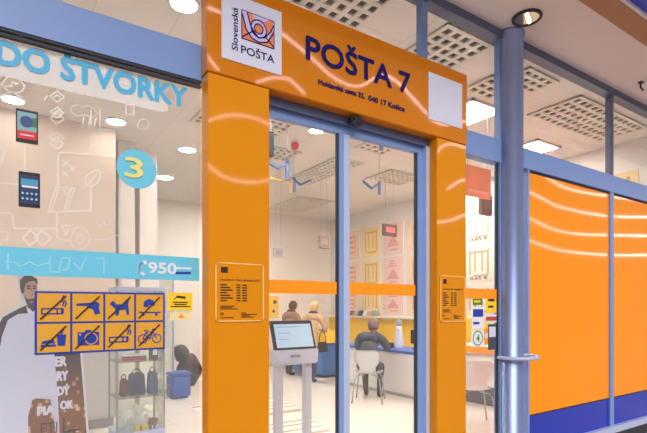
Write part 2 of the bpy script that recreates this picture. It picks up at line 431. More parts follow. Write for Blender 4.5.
sticker('notice_sticker', (472, 329), (484, 307), M['white'], 'white and blue notice sticker on the narrow window', 'notice', bars([(.08, .92, .55, .9), (.1, .6, .2, .32)], M['signblue']), grp=G1)
sticker('notice_sticker', (486, 323), (496.5, 314), M['lavender'], 'pale notice sticker with red band under the yellow one', 'notice', bars([(.0, 1, .25, .7)], pink), grp=G1)
def four(t, x0, x1, z0, z1, Y):
    bm = bmesh.new(); c = ((x0 + x1) / 2, (z0 + z1) / 2); ring(bm, *c, (z1 - z0) * .46, .010, Y, .001, 20); obj('ring', bm, green, t)
    bm = bmesh.new(); text(bm, '4', c[0] - .02, c[0] + .022, c[1] - .032, c[1] + .032, Y, .03); obj('numeral', bm, green, t)
sticker('notice_sticker', (471.5, 347), (484, 329.5), M['white'], 'white sticker with a green ring and the number four', 'notice', four, grp=G1)
sticker('notice_sticker', (488, 350), (496.5, 324), mat('notice_dark', (70, 74, 86), .5), 'dark grey notice sticker low on the right of the narrow window', 'notice', bars([(.12, .88, .5, .9)], M['lavender']), grp=G1)
sticker('notice_sticker', (484.5, 345), (488.5, 328), M['stripe'], 'narrow orange notice sticker beside the dark grey one', 'notice', bars([(.2, .8, .4, .7)], M['lavender']), grp=G1)

# ================================================================== STEEL COLUMN
cx, cy, cr = 3.70, 2.56, .112
t = thing('steel_column', 'round steel column standing between the narrow window and orange panels', 'column', (cx, cy, 0))
bm = bmesh.new(); lathe(bm, cx, cy, [(cr + .03, 0), (cr + .03, .02), (cr, .03), (cr, H - .02), (cr + .012, H - .015), (cr + .012, H)], 40); obj('shaft', bm, M['steel'], t, True)
bm = bmesh.new(); tube(bm, [(cx + .055 + .19 * math.cos(a), cy - .03 + .165 * math.sin(a), 1.06) for a in [2 * PI * k / 40 for k in range(40)]], .017, 10, True)
obj('guard_ring', bm, M['alulight'], t, True)

# soffit fittings
p = az(527, 17, H)
t = thing('soffit_downlight', 'round recessed downlight with mirrored bowl in the outer soffit', 'downlight', (p.x, p.y, H))
bm = bmesh.new()
tube(bm, [(p.x + .105 * math.cos(a), p.y + .105 * math.sin(a), H - .008) for a in [2 * PI * k / 36 for k in range(36)]], .014, 8, True); obj('trim_ring', bm, M['gasket'], t, True)
bm = bmesh.new(); lathe(bm, p.x, p.y, [(.1, H - .012), (.07, H - .006), (.02, H - .003)], 30); obj('reflector', bm, mat('mirror_bowl', (225, 214, 196), .08, metal=1), t)
bm = bmesh.new(); tube(bm, [(p.x - .05, p.y - .03, H - .022), (p.x + .05, p.y + .01, H - .022)], .014, 8); obj('bulb', bm, mat('bulb_glow', (255, 250, 240), .4, emit=3), t, True)
p = az(641, 82, H)
t = thing('soffit_hook', 'tiny dark hook on the outer soffit near the right edge', 'hook', (p.x, p.y, H))
obj('plate', B(p.x - .03, p.x + .03, p.y - .02, p.y + .02, H - .012, H), M['black'], t)
bm = bmesh.new(); tube(bm, [(p.x - .01, p.y, H - .01), (p.x - .01, p.y, H - .06), (p.x + .05, p.y, H - .075)], .009, 8); obj('arm', bm, M['black'], t)

# ================================================================== LEFT WINDOW STICKERS
YS = F - .006
def fz(p, Y=YS): q = at(*p, Y); return (q.x, q.z)
# headline
t = thing('headline_decal', 'light blue headline lettering across the top of the left display window', 'decal', (.3, YS, 2.6))
bm = bmesh.new(); poly(bm, [(-1.28, 2.715), (-1.28, 2.545), (.70, 2.545), (.735, 2.56), (.735, 2.60), (.62, 2.715)], YS + .003, .001); obj('pale_halo', bm, M['halo'], t)
bm = bmesh.new(); a, b = at(-3, 50, YS), at(186.5, 95, YS)
text(bm, 'DO ŠTVORKY', a.x, b.x, 2.598, 2.703, YS, 0, fat=.055); obj('headline_lettering', bm, M['cyan'], t)
# band with number
t = thing('band_decal', 'long light blue band sticker with a phone number on the left window', 'decal', (-.2, YS, 1.65))
obj('band', B(-1.29, .905, YS, YS + .002, 1.645, 1.775), M['sky'], t)
bm = bmesh.new(); a, b = at(148.5, 268, YS), at(176, 268, YS); text(bm, '950', a.x, b.x, 1.680, 1.736, YS - .001, 0, fat=.05); obj('number_lettering', bm, M['white'], t)
bm = bmesh.new(); ribbon(bm, catmull([Vector((*fz(p), 0)) for p in ((144, 261.5), (140, 264), (139, 269), (141, 273.5))], 4), .008, YS - .003); rb_ = [fz((144, 261.5)), fz((145.5, 263.5))], [fz((141, 273)), fz((143.5, 274.5))]
for i_, q in enumerate(rb_): ribbon(bm, q, .014, YS - .005 - .0016 * i_)
obj('handset_symbol', bm, M['white'], t)
bm = bmesh.new(); ribbon(bm, [fz((177, 268)), fz((191, 268.5))], .010, YS - .001); obj('small_print', bm, M['white'], t)
bm = bmesh.new(); ribbon(bm, [fz((176.5, 273)), fz((190, 273))], .014, YS - .001); obj('dark_print', bm, M['signblue'], t)
bm = bmesh.new()
for pts in ([(5, 262), (14, 262), (20, 266), (30, 262), (38, 266), (50, 262)], [(50, 256), (50, 272), (60, 272)], [(62, 258), (70, 258), (67, 270), (59, 270), (62, 258)], [(74, 263), (80, 270), (86, 258)], [(96, 258), (104, 258), (104, 274)], [(8, 254), (8, 270)]):
    bm = bmesh.new(); ribbon(bm, [fz(p) for p in pts], .004, YS - .001, .0008); obj('faint_line', bm, mat('band_lines', (170, 222, 238), .5), t)
# price disc
t = thing('price_disc_decal', 'round light blue sticker with a yellow number three on the window', 'decal', (at(137, 168, YS).x, YS, at(137, 190, YS).z))
bm = bmesh.new(); c = fz((137, 169)); disc(bm, *c, .102, YS, .002, .1, 40); obj('disc', bm, M['sky'], t)
bm = bmesh.new(); a, b = at(125, 168, YS), at(142.5, 168, YS); text(bm, '3', a.x, b.x, c[1] - .047, c[1] + .053, YS - .003, 0, fat=.03); obj('numeral', bm, mat('numeral_yellow', (232, 222, 130), .5), t)
bm = bmesh.new(); 
for u in (145, 149, 153): ring(bm, *fz((u, 164)), .009, .003, YS - .001, .0008, 12)
obj('tiny_print', bm, mat('disc_print', (160, 212, 222), .5), t)
# phones
def phone(c4, lab, style):
    P = [fz(p) for p in c4]; zz = min(p[1] for p in P); xc = sum(p[0] for p in P) / 4
    t = thing('phone_decal', lab, 'decal', (xc, YS, zz), 'printed phones on the left window')
    x0, x1 = (P[0][0] + P[3][0]) / 2, (P[1][0] + P[2][0]) / 2; z0, z1 = (P[2][1] + P[3][1]) / 2, (P[0][1] + P[1][1]) / 2
    w, h = x1 - x0, z1 - z0; Q = lambda u, v: (x0 + u * w, z0 + v * h)
    obj('body', bevel(B(x0, x1, YS - .004, YS, z0, z1), .0015), M['black'], t)
    Y = YS - .006
    def q(nm, u0, u1, v0, v1, m, dy=0.):
        bm = bmesh.new(); poly(bm, [Q(u0, v0), Q(u1, v0), Q(u1, v1), Q(u0, v1)], Y - dy, .001); obj(nm, bm, m, t)
    if style == 0:
        q('screen', .07, .93, .33, .92, mat('phone_teal', (130, 170, 180), .4))
        q('red_screen', .07, .93, .12, .36, mat('phone_red', (214, 40, 52), .4), .0005)
        bm = bmesh.new(); disc(bm, *Q(.48, .64), h * .17, Y - .0015, .0008); obj('orb', bm, mat('phone_orb', (48, 74, 124), .4), t)
        bm = bmesh.new(); poly(bm, [Q(.62, .52), Q(.92, .5), Q(.92, .8), Q(.74, .78)], Y - .001, .0004); obj('leaf', bm, mat('phone_green', (52, 120, 70), .4), t)
        q('text_line', .2, .8, .22, .25, M['white'], .001)
    else:
        q('screen', .07, .93, .1, .9, mat('phone_navy', (22, 52, 92), .4))
        q('clouds', .1, .9, .62, .80, mat('phone_sky', (70, 150, 190), .4), .0005)
        q('search_bar', .14, .9, .555, .61, M['white'], .0005)
        bm = bmesh.new()
        for i in range(4):
            for j in range(2): disc(bm, *Q(.19 + .21 * i, .24 + .15 * j), h * .032, Y - .0008, .0006, None, 12)
        obj('icons', bm, mat('phone_icon', (150, 200, 224), .4), t)
phone(((16, 108), (38, 112.5), (38, 145), (15.5, 142)), 'printed phone with a red lower screen, the upper of two', 0)
phone(((19, 171), (40.5, 174), (39.5, 209), (18, 206)), 'printed phone with a dark blue icon screen, the lower of two', 1)
# white line drawing
LA = thing('line_art_decal', 'thin white line drawings of icons spread over the left window', 'decal', (.3, YS, 1.9)); LW = .0055
def rb(*a):
    bm = bmesh.new(); ribbon(bm, *a); obj('line_drawing', bm, M['linew'], LA)
art = [[(25, 146), (25, 171)], [(58, 186), (58, 156), (61, 152), (92, 154), (115, 157)], [(91, 152), (91, 136), (103, 136), (103, 145), (91, 145)],
       [(91, 181), (91, 211), (68, 211)], [(0, 183), (18, 184)], [(0, 213), (10, 213), (13, 217), (14, 228), (57, 229)], [(57, 213), (57, 236), (61, 240), (68, 240)],
       [(95, 239), (108, 240), (115, 235), (122, 236)], [(63, 160), (69, 166)], [(69, 160), (63, 166)], [(70, 166), (75, 171)], [(75, 166), (70, 171)], [(63, 171), (68, 176)], [(68, 171), (63, 176)],
       [(0, 148), (5, 149), (2, 163), (0, 165)], [(0, 232), (8, 232), (8, 240), (2, 240)], [(96, 75), (118, 82), (150, 90)], [(44, 100), (47, 96)], [(100, 110), (100, 130), (112, 130)], [(91, 128), (91, 110)],
       [(62, 226), (66, 236), (70, 226), (66, 225), (62, 226)], [(0, 96), (12, 92), (24, 98)], [(84, 117), (82, 128)], [(90, 118), (88, 128)], [(96, 118), (94, 128)]]
for p in art: rb([fz(q) for q in p], LW, YS, .001)
def loop(px, w=LW): rb([(v.x, v.y) for v in catmull([Vector((*fz(q), 0)) for q in px + [px[0]]], 5)], w, YS, .001)
loop([(101, 171), (94, 171), (86, 177), (86, 184), (92, 186), (99, 181)])
rb([fz((84, 188)), fz((97, 174))], LW * .8, YS, .001)
for dx in (0, 3): rb([fz(q) for q in ((56 + dx, 187), (75 - dx, 188), (66 - dx, 212), (48 + dx, 212), (56 + dx, 187))], LW, YS, .001)
rb([fz((64, 190)), fz((66, 195)), fz((70, 190))], LW, YS, .001)
for c in (32, 44): rb([fz(q) for q in ((c - 9, 238), (c - 2, 230), (c + 7, 238), (c - 2, 246), (c - 9, 238))], LW * 1.2, YS, .001)
loop([(70, 240), (76, 228), (86, 230), (90, 240), (84, 248), (74, 248)]); loop([(76, 240), (80, 234), (84, 239), (80, 244)])
for c in (100, 107): loop([(c - 4, 221), (c, 217), (c + 4, 221), (c, 225)])
for c, n in ((96, 1), (112, 1), (118, 1), (137, 1), (143, 1)): rb([fz(q) for q in ((50, c), (57, c - 5), (64, c + 1), (57, c + 6), (50, c))], LW, YS, .001)
for c in (96, 112, 137): rb([fz((54, c + 1)), fz((57, c - 1)), fz((60, c + 1))], LW, YS, .001)
loop([(72, 113), (71, 108), (76, 105), (82, 107), (88, 106), (94, 109), (96, 114), (92, 117), (84, 115), (78, 116)])
loop([(139, 121), (145, 119), (149, 124), (145, 129), (138, 128)]); loop([(2, 84), (8, 77), (18, 79), (24, 86), (20, 92), (8, 91)]); rb([fz(q) for q in ((6, 86), (12, 86), (12, 82), (18, 84))], LW, YS, .001)
rb([fz(q) for q in ((126, 105), (134, 105), (134, 115), (126, 114), (126, 105))], LW, YS, .001)

# house rules board
t0, t1, zz0, zz1 = at(34.5, 320, YS).x, at(164.5, 320, YS).x, 1.275, 1.575
t = thing('prohibition_board', 'blue framed yellow board of eight crossed out pictograms on the left window', 'sign', ((t0 + t1) / 2, YS, zz0))
obj('board', bevel(B(t0, t1, YS - .006, YS, zz0, zz1), .002), M['signblue'], t)
def cell(i, j):
    g = .010; cw, ch = (t1 - t0 - g) / 4, (zz1 - zz0 - g) / 2
    x = t0 + g + i * cw; z = zz0 + g + (1 - j) * ch; cw -= g; ch -= g
    p = obj('tile', B(x, x + cw, YS - .008, YS - .006, z, z + ch), M['yellow'], t)
    return p, (lambda u, v: (x + u * cw, z + v * ch)), cw
Y9 = YS - .010
def picto(i, j, polys=(), lines=(), rings=(), discs=(), lw=.006, holes=()):
    p, Q, cw = cell(i, j); bm = bmesh.new()
    for q in polys: poly(bm, [Q(*a) for a in q], Y9, .001)
    for q in lines: ribbon(bm, [Q(*a) for a in q], lw, Y9, .001)
    for u, v, r, w in rings: ring(bm, *Q(u, v), r * cw, w * cw, Y9 - .001, .001, 20)
    for u, v, r in discs: disc(bm, *Q(u, v), r * cw, Y9, .001, None, 14)
    obj('pictogram', bm, M['signblue'], p)
    if holes:
        bm = bmesh.new()
        for u, v, r, w in holes: ring(bm, *Q(u, v), r * cw, w * cw, Y9 - .0015, .0008, 20)
        obj('yellow_rings', bm, M['yellow'], p)  # yellow rings printed on the camera pictogram
    bm = bmesh.new(); ribbon(bm, [Q(.1, .1), Q(.86, .9)], .007, Y9 - .003, .001); obj('slash', bm, M['ink'], p)
cig = [[(.14, .28), (.74, .28), (.74, .46), (.14, .46), (.14, .28)], [(.6, .28), (.6, .46)], [(.78, .3), (.78, .46)], [(.76, .56), (.80, .68), (.74, .78), (.80, .92)], [(.84, .54), (.88, .66), (.83, .76)]]
picto(0, 0, lines=cig)
picto(1, 0, polys=[[(.12, .56), (.12, .64), (.6, .68), (.64, .72), (.82, .70), (.88, .62), (.85, .5), (.9, .28), (.72, .24), (.66, .44), (.5, .48), (.46, .56)]])
picto(2, 0, polys=[[(.15, .62), (.22, .74), (.3, .72), (.36, .62), (.66, .62), (.76, .84), (.84, .86), (.82, .8), (.78, .6), (.8, .5), (.82, .22), (.74, .22), (.7, .42), (.48, .40), (.44, .2), (.35, .2), (.34, .44), (.24, .54)]])
picto(3, 0, polys=[[(.26, .54), (.3, .76), (.48, .84), (.62, .78), (.7, .66), (.66, .56), (.5, .6), (.4, .5)], [(.12, .28), (.88, .28), (.92, .34), (.86, .33), (.14, .33), (.08, .38)]], discs=[(.26, .22, .05), (.74, .22, .05)])
picto(0, 1, polys=[[(.62, .22), (.84, .22), (.88, .62), (.58, .62)], [(.1, .2), (.56, .2), (.56, .28), (.1, .28)], [(.12, .31), (.54, .31), (.48, .46), (.16, .4)]], lines=[[(.72, .62), (.8, .82)]])
picto(1, 1, polys=[[(.16, .2), (.86, .2), (.86, .68), (.62, .68), (.58, .76), (.42, .76), (.38, .68), (.16, .68)]], holes=[(.6, .44, .22, .035), (.24, .6, .04, .03)])
picto(2, 1, lines=cig)
picto(3, 1, rings=[(.24, .36, .18, .035), (.76, .36, .18, .035)], lines=[[(.24, .36), (.36, .62), (.62, .62), (.5, .36), (.24, .36)], [(.36, .62), (.5, .36)], [(.62, .62), (.76, .36)], [(.62, .62), (.6, .72), (.7, .74)], [(.30, .68), (.42, .68)]], lw=.005)

# yellow surveillance notice
def cam(t, x0, x1, z0, z1, Y):
    bm = bmesh.new(); w, h = x1 - x0, z1 - z0; Q = lambda u, v: (x0 + u * w, z0 + v * h)
    poly(bm, [Q(.3, .72), Q(.36, .84), Q(.7, .80), Q(.72, .66)], Y, .0008); ribbon(bm, [Q(.3, .72), Q(.24, .62)], .004, Y, .0008); obj('camera_symbol', bm, M['ink'], t)
    bm = bmesh.new()
    for v, u in ((.46, .62), (.34, .5), (.22, .8)): poly(bm, [Q(.5 - u / 2, v - .035), Q(.5 + u / 2, v - .035), Q(.5 + u / 2, v + .035), Q(.5 - u / 2, v + .035)], Y, .0008)
    obj('print_lines', bm, M['ink'], t)
sticker('surveillance_notice', (168, 310.5), (192.5, 293), M['yellow2'], 'yellow camera surveillance notice on the glass right of the pictogram board', 'notice', cam)
def warn(t, x0, x1, z0, z1, Y):
    bm = bmesh.new(); c = (x0 + x1) / 2; poly(bm, [(c - .02, z0 + .012), (c + .02, z0 + .012), (c, z1 - .006)], Y, .0008); obj('triangle', bm, M['stripe'], t)
sticker('warning_notice', (170, 320.5), (192, 312), mat('pale_yellow', (232, 220, 170), .5), 'pale strip notice with orange triangle below the surveillance notice', 'notice', warn)

# ================================================================== LEFT DISPLAY: STANDEE
YD = 3.9
def dz(x, y, Y=YD): q = at(x, y, Y); return (q.x, q.z)
def dpoly(bm, px, dY=0., th=.004): poly(bm, [dz(x, y) for x, y in px], YD + dY, th)
t = thing('cardboard_standee', 'life-size cardboard cutout of a bearded person in a dark suit with advert boards', 'standee', (.2, YD, 0))
fx = dz(5, 300)[0]
bm = bmesh.new(); dpoly(bm, [(17, 279), (22, 275), (31, 275), (38, 281), (40, 300), (44, 313), (60, 330), (60, 346), (-3, 346), (-3, 325), (1, 316), (18, 306), (21, 297)], .004, .006); obj('backing', bm, M['white'], t)
suit = mat('print_suit', (58, 42, 40), .6); skin = mat('print_skin', (206, 158, 128), .6); hair = mat('print_hair', (62, 40, 30), .6)
bm = bmesh.new(); dpoly(bm, [(-2, 346), (-2, 326), (3, 317), (20, 308), (27, 305), (40, 306), (54, 322), (54, 346)], .000, .003); obj('suit', bm, suit, t)
bm = bmesh.new(); dpoly(bm, [(26, 305), (33, 312), (40, 306), (42, 330), (32, 330)], -.003, .002); obj('shirt', bm, M['white'], t)
bm = bmesh.new(); dpoly(bm, [(22, 284), (25, 279), (32, 278), (37, 283), (38, 294), (36, 303), (32, 309), (28, 306), (24, 298)], -.005, .002); obj('face', bm, skin, t)
bm = bmesh.new(); dpoly(bm, [(20, 288), (20, 280), (24, 276), (31, 275.5), (37, 279), (38, 285), (34, 281), (28, 281.5), (25, 285), (24, 293), (22, 294)], -.007, .002)
dpoly(bm, [(24, 294), (27, 299), (31, 299), (36, 298), (37, 303), (33, 310), (28, 308)], -.007, .002)
ribbon(bm, [dz(27, 286.5), dz(30, 286)], .010, YD - .008); ribbon(bm, [dz(33, 286), dz(36, 286.5)], .010, YD - .008)
obj('hair_and_beard', bm, hair, t)
bm = bmesh.new(); dpoly(bm, [(29, 301.5), (34, 301), (33, 303), (30, 303)], -.009, .001); obj('mouth', bm, mat('print_lip', (170, 104, 88), .6), t); bm = bmesh.new(); ribbon(bm, [dz(31.5, 288), dz(32.5, 295), dz(31, 296)], .006, YD - .009); obj('nose', bm, mat('print_lip', (170, 104, 88), .6), t)
bm = bmesh.new(); ribbon(bm, [dz(27.5, 288.5), dz(29.5, 288.5)], .010, YD - .009); ribbon(bm, [dz(33.5, 288.5), dz(35.5, 288.5)], .010, YD - .009); obj('eyes', bm, M['black'], t)
bm = bmesh.new(); dpoly(bm, [(-4, 474), (-2, 360), (2, 336), (8, 320), (18, 314), (30, 313), (46, 314), (52, 330), (54, 352), (58, 400), (61, 474)], -.012, .004); obj('white_panel', bm, M['lavender'], t)
bok = bpy.data.materials.new('bokeh_print'); bok.use_nodes = True; nt = bok.node_tree; b = nt.nodes['Principled BSDF']
tc = nt.nodes.new('ShaderNodeTexCoord'); vo = nt.nodes.new('ShaderNodeTexVoronoi'); vo.inputs['Scale'].default_value = 17
cr_ = nt.nodes.new('ShaderNodeValToRGB'); cr_.color_ramp.elements[0].color = (*lin((226, 176, 128)), 1); cr_.color_ramp.elements[1].color = (*lin((132, 82, 46)), 1)
cr_.color_ramp.elements[0].position = .22; cr_.color_ramp.elements[1].position = .34
sx = nt.nodes.new('ShaderNodeSeparateXYZ'); mr = nt.nodes.new('ShaderNodeMapRange'); mr.inputs[1].default_value = .75; mr.inputs[2].default_value = 1.15
mx = nt.nodes.new('ShaderNodeMix'); mx.data_type = 'RGBA'; mx.inputs[7].default_value = (*lin((56, 38, 30)), 1)
nt.links.new(tc.outputs['Object'], vo.inputs['Vector']); nt.links.new(vo.outputs['Distance'], cr_.inputs[0]); nt.links.new(tc.outputs['Object'], sx.inputs[0])
nt.links.new(sx.outputs['Z'], mr.inputs[0]); nt.links.new(mr.outputs[0], mx.inputs[0]); nt.links.new(cr_.outputs[0], mx.inputs[6]); nt.links.new(mx.outputs[2], b.inputs['Base Color'])
bm = bmesh.new(); dpoly(bm, [(28, 474), (28, 416), (32, 400), (36, 398), (50, 399), (56, 433), (59, 474)], -.018, .004); obj('small_advert', bm, bok, t)
bm = bmesh.new(); dpoly(bm, [(54, 345), (80, 345), (90, 474), (61, 474)], -.006, .004); obj('tall_advert', bm, bok, t)
bm = bmesh.new(); ribbon(bm, [dz(80.5, 345), dz(85, 400), dz(91, 474)], .014, YD - .008, .003); obj('white_edge', bm, M['white'], t)
for s, a, b_, zt in (('ER', 55.5, 66, (356.5, 366)), ('RY', 57, 67.5, (371, 380.5)), ('DÝ', 57.5, 69, (386, 395)), ('OK', 60.5, 72.5, (400, 409)), ):
    p, q = dz(a, zt[1]), dz(b_, zt[0]); bm = bmesh.new(); text(bm, s, p[0], q[0], p[1], q[1], YD - .009, 0, fat=.08); obj('advert_lettering', bm, M['white'], t)
p, q = dz(37.5, 415), dz(53.5, 405); bm = bmesh.new(); text(bm, 'PIA', p[0], q[0], p[1], q[1], YD - .020, 0, fat=.08)
obj('advert_lettering', bm, M['white'], t)
bm = bmesh.new(); p, q = dz(41, 434), dz(57, 421); text(bm, 'ETI', p[0], q[0], p[1], q[1], YD - .020, -.01); p, q = dz(63, 433), dz(70, 417); text(bm, 'L', p[0], q[0], p[1], q[1], YD - .009, -.01); p, q = dz(68, 446), dz(80, 428); text(bm, 'T', p[0], q[0], p[1], q[1], YD - .009, -.0)
obj('logo_lettering', bm, M['black'], t)
obj('foot', B(.0, .55, YD - .15, YD + .2, 0, .02), M['gasket'], t)

# grey cabinet against the partition
t = thing('grey_cabinet', 'pale grey low cabinet behind the cardboard cutout and glass vitrine', 'cabinet', (.85, 6.6, 0))
obj('carcass', B(.50, 1.16, 6.4, 6.88, .12, 1.1), mat('cabinet_grey', (196, 192, 190), .6), t)
obj('plinth', B(.52, 1.14, 6.42, 6.88, 0, .12), mat('plinth_grey', (150, 146, 144), .6), t)
obj('door', B(.53, 1.13, 6.38, 6.4, .16, 1.06), mat('cabinet_door', (204, 200, 198), .5), t)

# glass vitrine
vx0, vx1, vy0, vy1, vz1 = 1.0, 1.52, 5.5, 5.95, 1.72
t = thing('glass_vitrine', 'tall glass display cabinet with shelves of goods in the left window', 'cabinet', ((vx0 + vx1) / 2, 5.72, 0))
obj('base', B(vx0, vx1, vy0, vy1, 0, .12), M['alulight'], t)
obj('top', B(vx0, vx1, vy0, vy1, vz1 - .04, vz1), M['alulight'], t)
for x in (vx0, vx1 - .018):
    for y in (vy0, vy1 - .018): obj('corner_post', B(x, x + .018, y, y + .018, .12, vz1 - .04), mat('post_metal', (150, 160, 158), .35, metal=.5), t)
shelfz = (.50, .90, 1.30)
for z in shelfz: obj('shelf', B(vx0 + .01, vx1 - .01, vy0 + .01, vy1 - .01, z - .010, z), M['cabglass'], t)
bm = bmesh.new(); box(bm, vx0 + .02, vx1 - .02, vy0 + .004, vy0 + .008, .12, vz1 - .04); obj('front_pane', bm, M['cabglass'], t)
bm = bmesh.new(); box(bm, vx1 - .010, vx1 - .006, vy0 + .02, vy1 - .02, .12, vz1 - .04); obj('side_pane', bm, M['cabglass'], t)
def goods(nm, label, cat, parts):
    """parts: list of (part name, bmesh, material)"""
    if len(parts) == 1: return tag(obj(nm, parts[0][1], parts[0][2], None, True), label, cat)
    vs = [v.co for p in parts for v in p[1].verts]
    c = Vector((sum(v.x for v in vs) / len(vs), sum(v.y for v in vs) / len(vs), min(v.z for v in vs)))
    t = thing(nm, label, cat, c)
    for n, bm, m in parts: obj(n, bm, m, t)
    return t
def bl(c, r, lump=.0, seed=0): bm = bmesh.new(); blob(bm, c, r, 16, lump, seed); return bm
sh = (.125, .50, .90)
navyc = mat('goods_navy', (34, 48, 92), .7); redc = mat('goods_red', (170, 44, 52), .6); tealc = mat('goods_teal', (60, 92, 130), .7)
def bagp(x, y, z, w, d, h):
    bm = bmesh.new(); hull8(bm, [(x - w / 2, y - d / 2, z), (x + w / 2, y - d / 2, z), (x + w / 2, y + d / 2, z), (x - w / 2, y + d / 2, z)],
                            [(x - w * .42, y - d * .3, z + h), (x + w * .42, y - d * .3, z + h), (x + w * .42, y + d * .3, z + h), (x - w * .42, y + d * .3, z + h)]); bevel(bm, .015, 2)
    h2 = bmesh.new(); tube(h2, [(x + w * .25 * math.cos(a), y, z + h + .05 * math.sin(a) - .004) for a in [PI * k / 10 for k in range(11)]], .006, 6); return bm, h2
b_, h_ = bagp(1.25, 5.68, sh[1], .19, .12, .25); goods('gift_bag', 'dark navy gift bag in the middle of the vitrine upper shelf', 'bag', [('bag', b_, navyc), ('handle', h_, M['black'])])
b_, h_ = bagp(1.42, 5.66, sh[1], .12, .10, .26); goods('gift_bag', 'steel blue gift bag at the right of the vitrine upper shelf', 'bag', [('bag', b_, tealc), ('handle', h_, M['black'])])
b_, h_ = bagp(1.11, 5.66, sh[1], .09, .10, .2); goods('gift_bag', 'dark red gift bag at the left of the vitrine upper shelf', 'bag', [('bag', b_, mat('goods_wine', (104, 40, 56), .6)), ('handle', h_, M['black'])])
bm = bevel(B(1.10, 1.34, 5.6, 5.75, sh[2], sh[2] + .05), .004); goods('flat_box', 'flat red box on the top shelf of the vitrine', 'box', [('box', bm, redc), ('lid', bevel(B(1.095, 1.345, 5.595, 5.755, sh[2] + .05, sh[2] + .07), .003), M['white'])])
bm = B(1.40, 1.47, 5.6, 5.75, sh[2], sh[2] + .16); goods('boxed_set', 'small dark upright box on the top shelf of the vitrine', 'box', [('box', bevel(bm, .004), M['gasket']), ('label_patch', B(1.41, 1.46, 5.598, 5.6, sh[2] + .05, sh[2] + .12), M['white'])])
def plush(x, y, z, s, label, m):
    goods('plush_toy', label, 'toy', [('body', bl((x, y, z + .07 * s), (.06 * s, .055 * s, .07 * s)), m), ('head', bl((x, y - .01, z + .17 * s), (.05 * s, .048 * s, .046 * s)), m),
        ('ear', bl((x - .04 * s, y, z + .215 * s), (.018 * s, .012, .022 * s)), m), ('ear', bl((x + .04 * s, y, z + .215 * s), (.018 * s, .012, .022 * s)), m),
        ('arm', bl((x - .065 * s, y - .02, z + .09 * s), (.02 * s, .022, .045 * s)), m), ('arm', bl((x + .065 * s, y - .02, z + .09 * s), (.02 * s, .022, .045 * s)), m)])
plw = mat('plush_white', (232, 230, 228), .9, bump=.4, nscale=60); plb = mat('plush_brown', (150, 108, 80), .9)
plush(1.10, 5.70, sh[0], .95, 'white plush toy at the left of the vitrine lower shelf', plw)
plush(1.27, 5.66, sh[0], 1.2, 'larger white plush toy in the middle of the vitrine lower shelf', plw)
bm = bmesh.new(); lathe(bm, 1.425, 5.67, [(.03, sh[0]), (.05, sh[0] + .02), (.065, sh[0] + .08), (.06, sh[0] + .085), (.045, sh[0] + .03)], 20); goods('pottery_bowl', 'brown pottery bowl at the right of the vitrine lower shelf', 'bowl', [('bowl', bm, plb)])
bm = bevel(B(1.20, 1.34, 5.53, 5.595, .12, .18), .005); goods('parcel_box', 'yellow parcel box on the vitrine floor', 'box', [('carton', bm, M['yellow2']), ('tape', B(1.255, 1.275, 5.528, 5.53, .12, .182), M['brown'])])
bm = bevel(B(1.36, 1.42, 5.53, 5.58, .12, .17), .005); goods('parcel_box', 'small grey box beside the yellow parcel on the vitrine floor', 'box', [('carton', bm, mat('carton_grey', (120, 116, 112), .7)), ('tape', B(1.385, 1.395, 5.528, 5.53, .12, .172), M['white'])])

# glass stand with round foot
p = az(173, 390, 0)
t = thing('display_stand', 'slim glass stand on a round steel foot right of the vitrine', 'stand', (p.x, p.y, 0))
bm = bmesh.new(); lathe(bm, p.x, p.y, [(.30, 0), (.30, .012), (.05, .03), (.03, .05)], 32); obj('round_foot', bm, mat('foot_steel', (170, 170, 168), .3, metal=.6), t, True)
bm = bmesh.new(); cyl(bm, p.x, p.y, .04, 2.3, .022, 14); obj('pole', bm, M['alulight'], t, True)
obj('glass_leaf', B(p.x - .24, p.x - .03, p.y - .004, p.y + .004, .35, 2.25), M['cabglass'], t)
# blue bin and black bag
p = az(181, 399, 0)
t = thing('blue_bin', 'rounded blue plastic box standing on the floor behind the left window', 'bin', (p.x, p.y, 0))
obj('body', bevel(B(p.x - .16, p.x + .17, p.y, p.y + .3, 0, .40), .04, 3), mat('bin_blue', (52, 96, 168), .4), t)
obj('lid', bevel(B(p.x - .17, p.x + .18, p.y - .01, p.y + .31, .38, .43), .015, 2), mat('bin_lid', (70, 116, 186), .4), t)
q = az(188, 388, 0) + Vector((.1, .25, 0))
t = thing('black_bag', 'bulky black bag lying behind the blue plastic box', 'bag', (q.x, q.y, 0))
bm = bmesh.new(); blob(bm, (q.x, q.y, .30), (.22, .18, .30), 24, .09, 3); obj('sack', bm, mat('bag_black', (44, 44, 50), .35, bump=.8, nscale=14), t, True)
bm = bmesh.new(); blob(bm, (q.x - .14, q.y + .02, .62), (.15, .14, .17), 20, .14, 5); obj('gathered_top', bm, mat('bag_black', (44, 44, 50)), t, True)

# ================================================================== CEILING FITTINGS
def grille(x0, x1, y0, y1, lab, cell=.12):
    t = thing('ceiling_grille', lab, 'grille', ((x0 + x1) / 2, (y0 + y1) / 2, H), 'egg-crate ceiling grilles')
    obj('dark_backing', B(x0, x1, y0, y1, H - .006, H), M['grilledark'], t)
    bm = bmesh.new(); nx, ny = round((x1 - x0) / cell), round((y1 - y0) / cell); b = cell * .19
    for i in range(nx + 1): X = x0 + (x1 - x0) * i / nx; box(bm, X - b, X + b, y0 - b, y1 + b, H - .024, H - .004)
    for j in range(ny + 1): Y = y0 + (y1 - y0) * j / ny; box(bm, x0 - b, x1 + b, Y - b, Y + b, H - .023, H - .005)
    obj('lattice', bm, M['grille'], t)
grille(1.72, 2.50, 2.75, 3.23, 'egg-crate ceiling grille showing above the word on the orange header')
grille(3.12, 3.70, 2.75, 3.23, 'egg-crate ceiling grille in the upper glazing between portal and column')
grille(4.36, 4.85, 2.80, 3.10, 'small egg-crate ceiling grille just right of the steel column top')
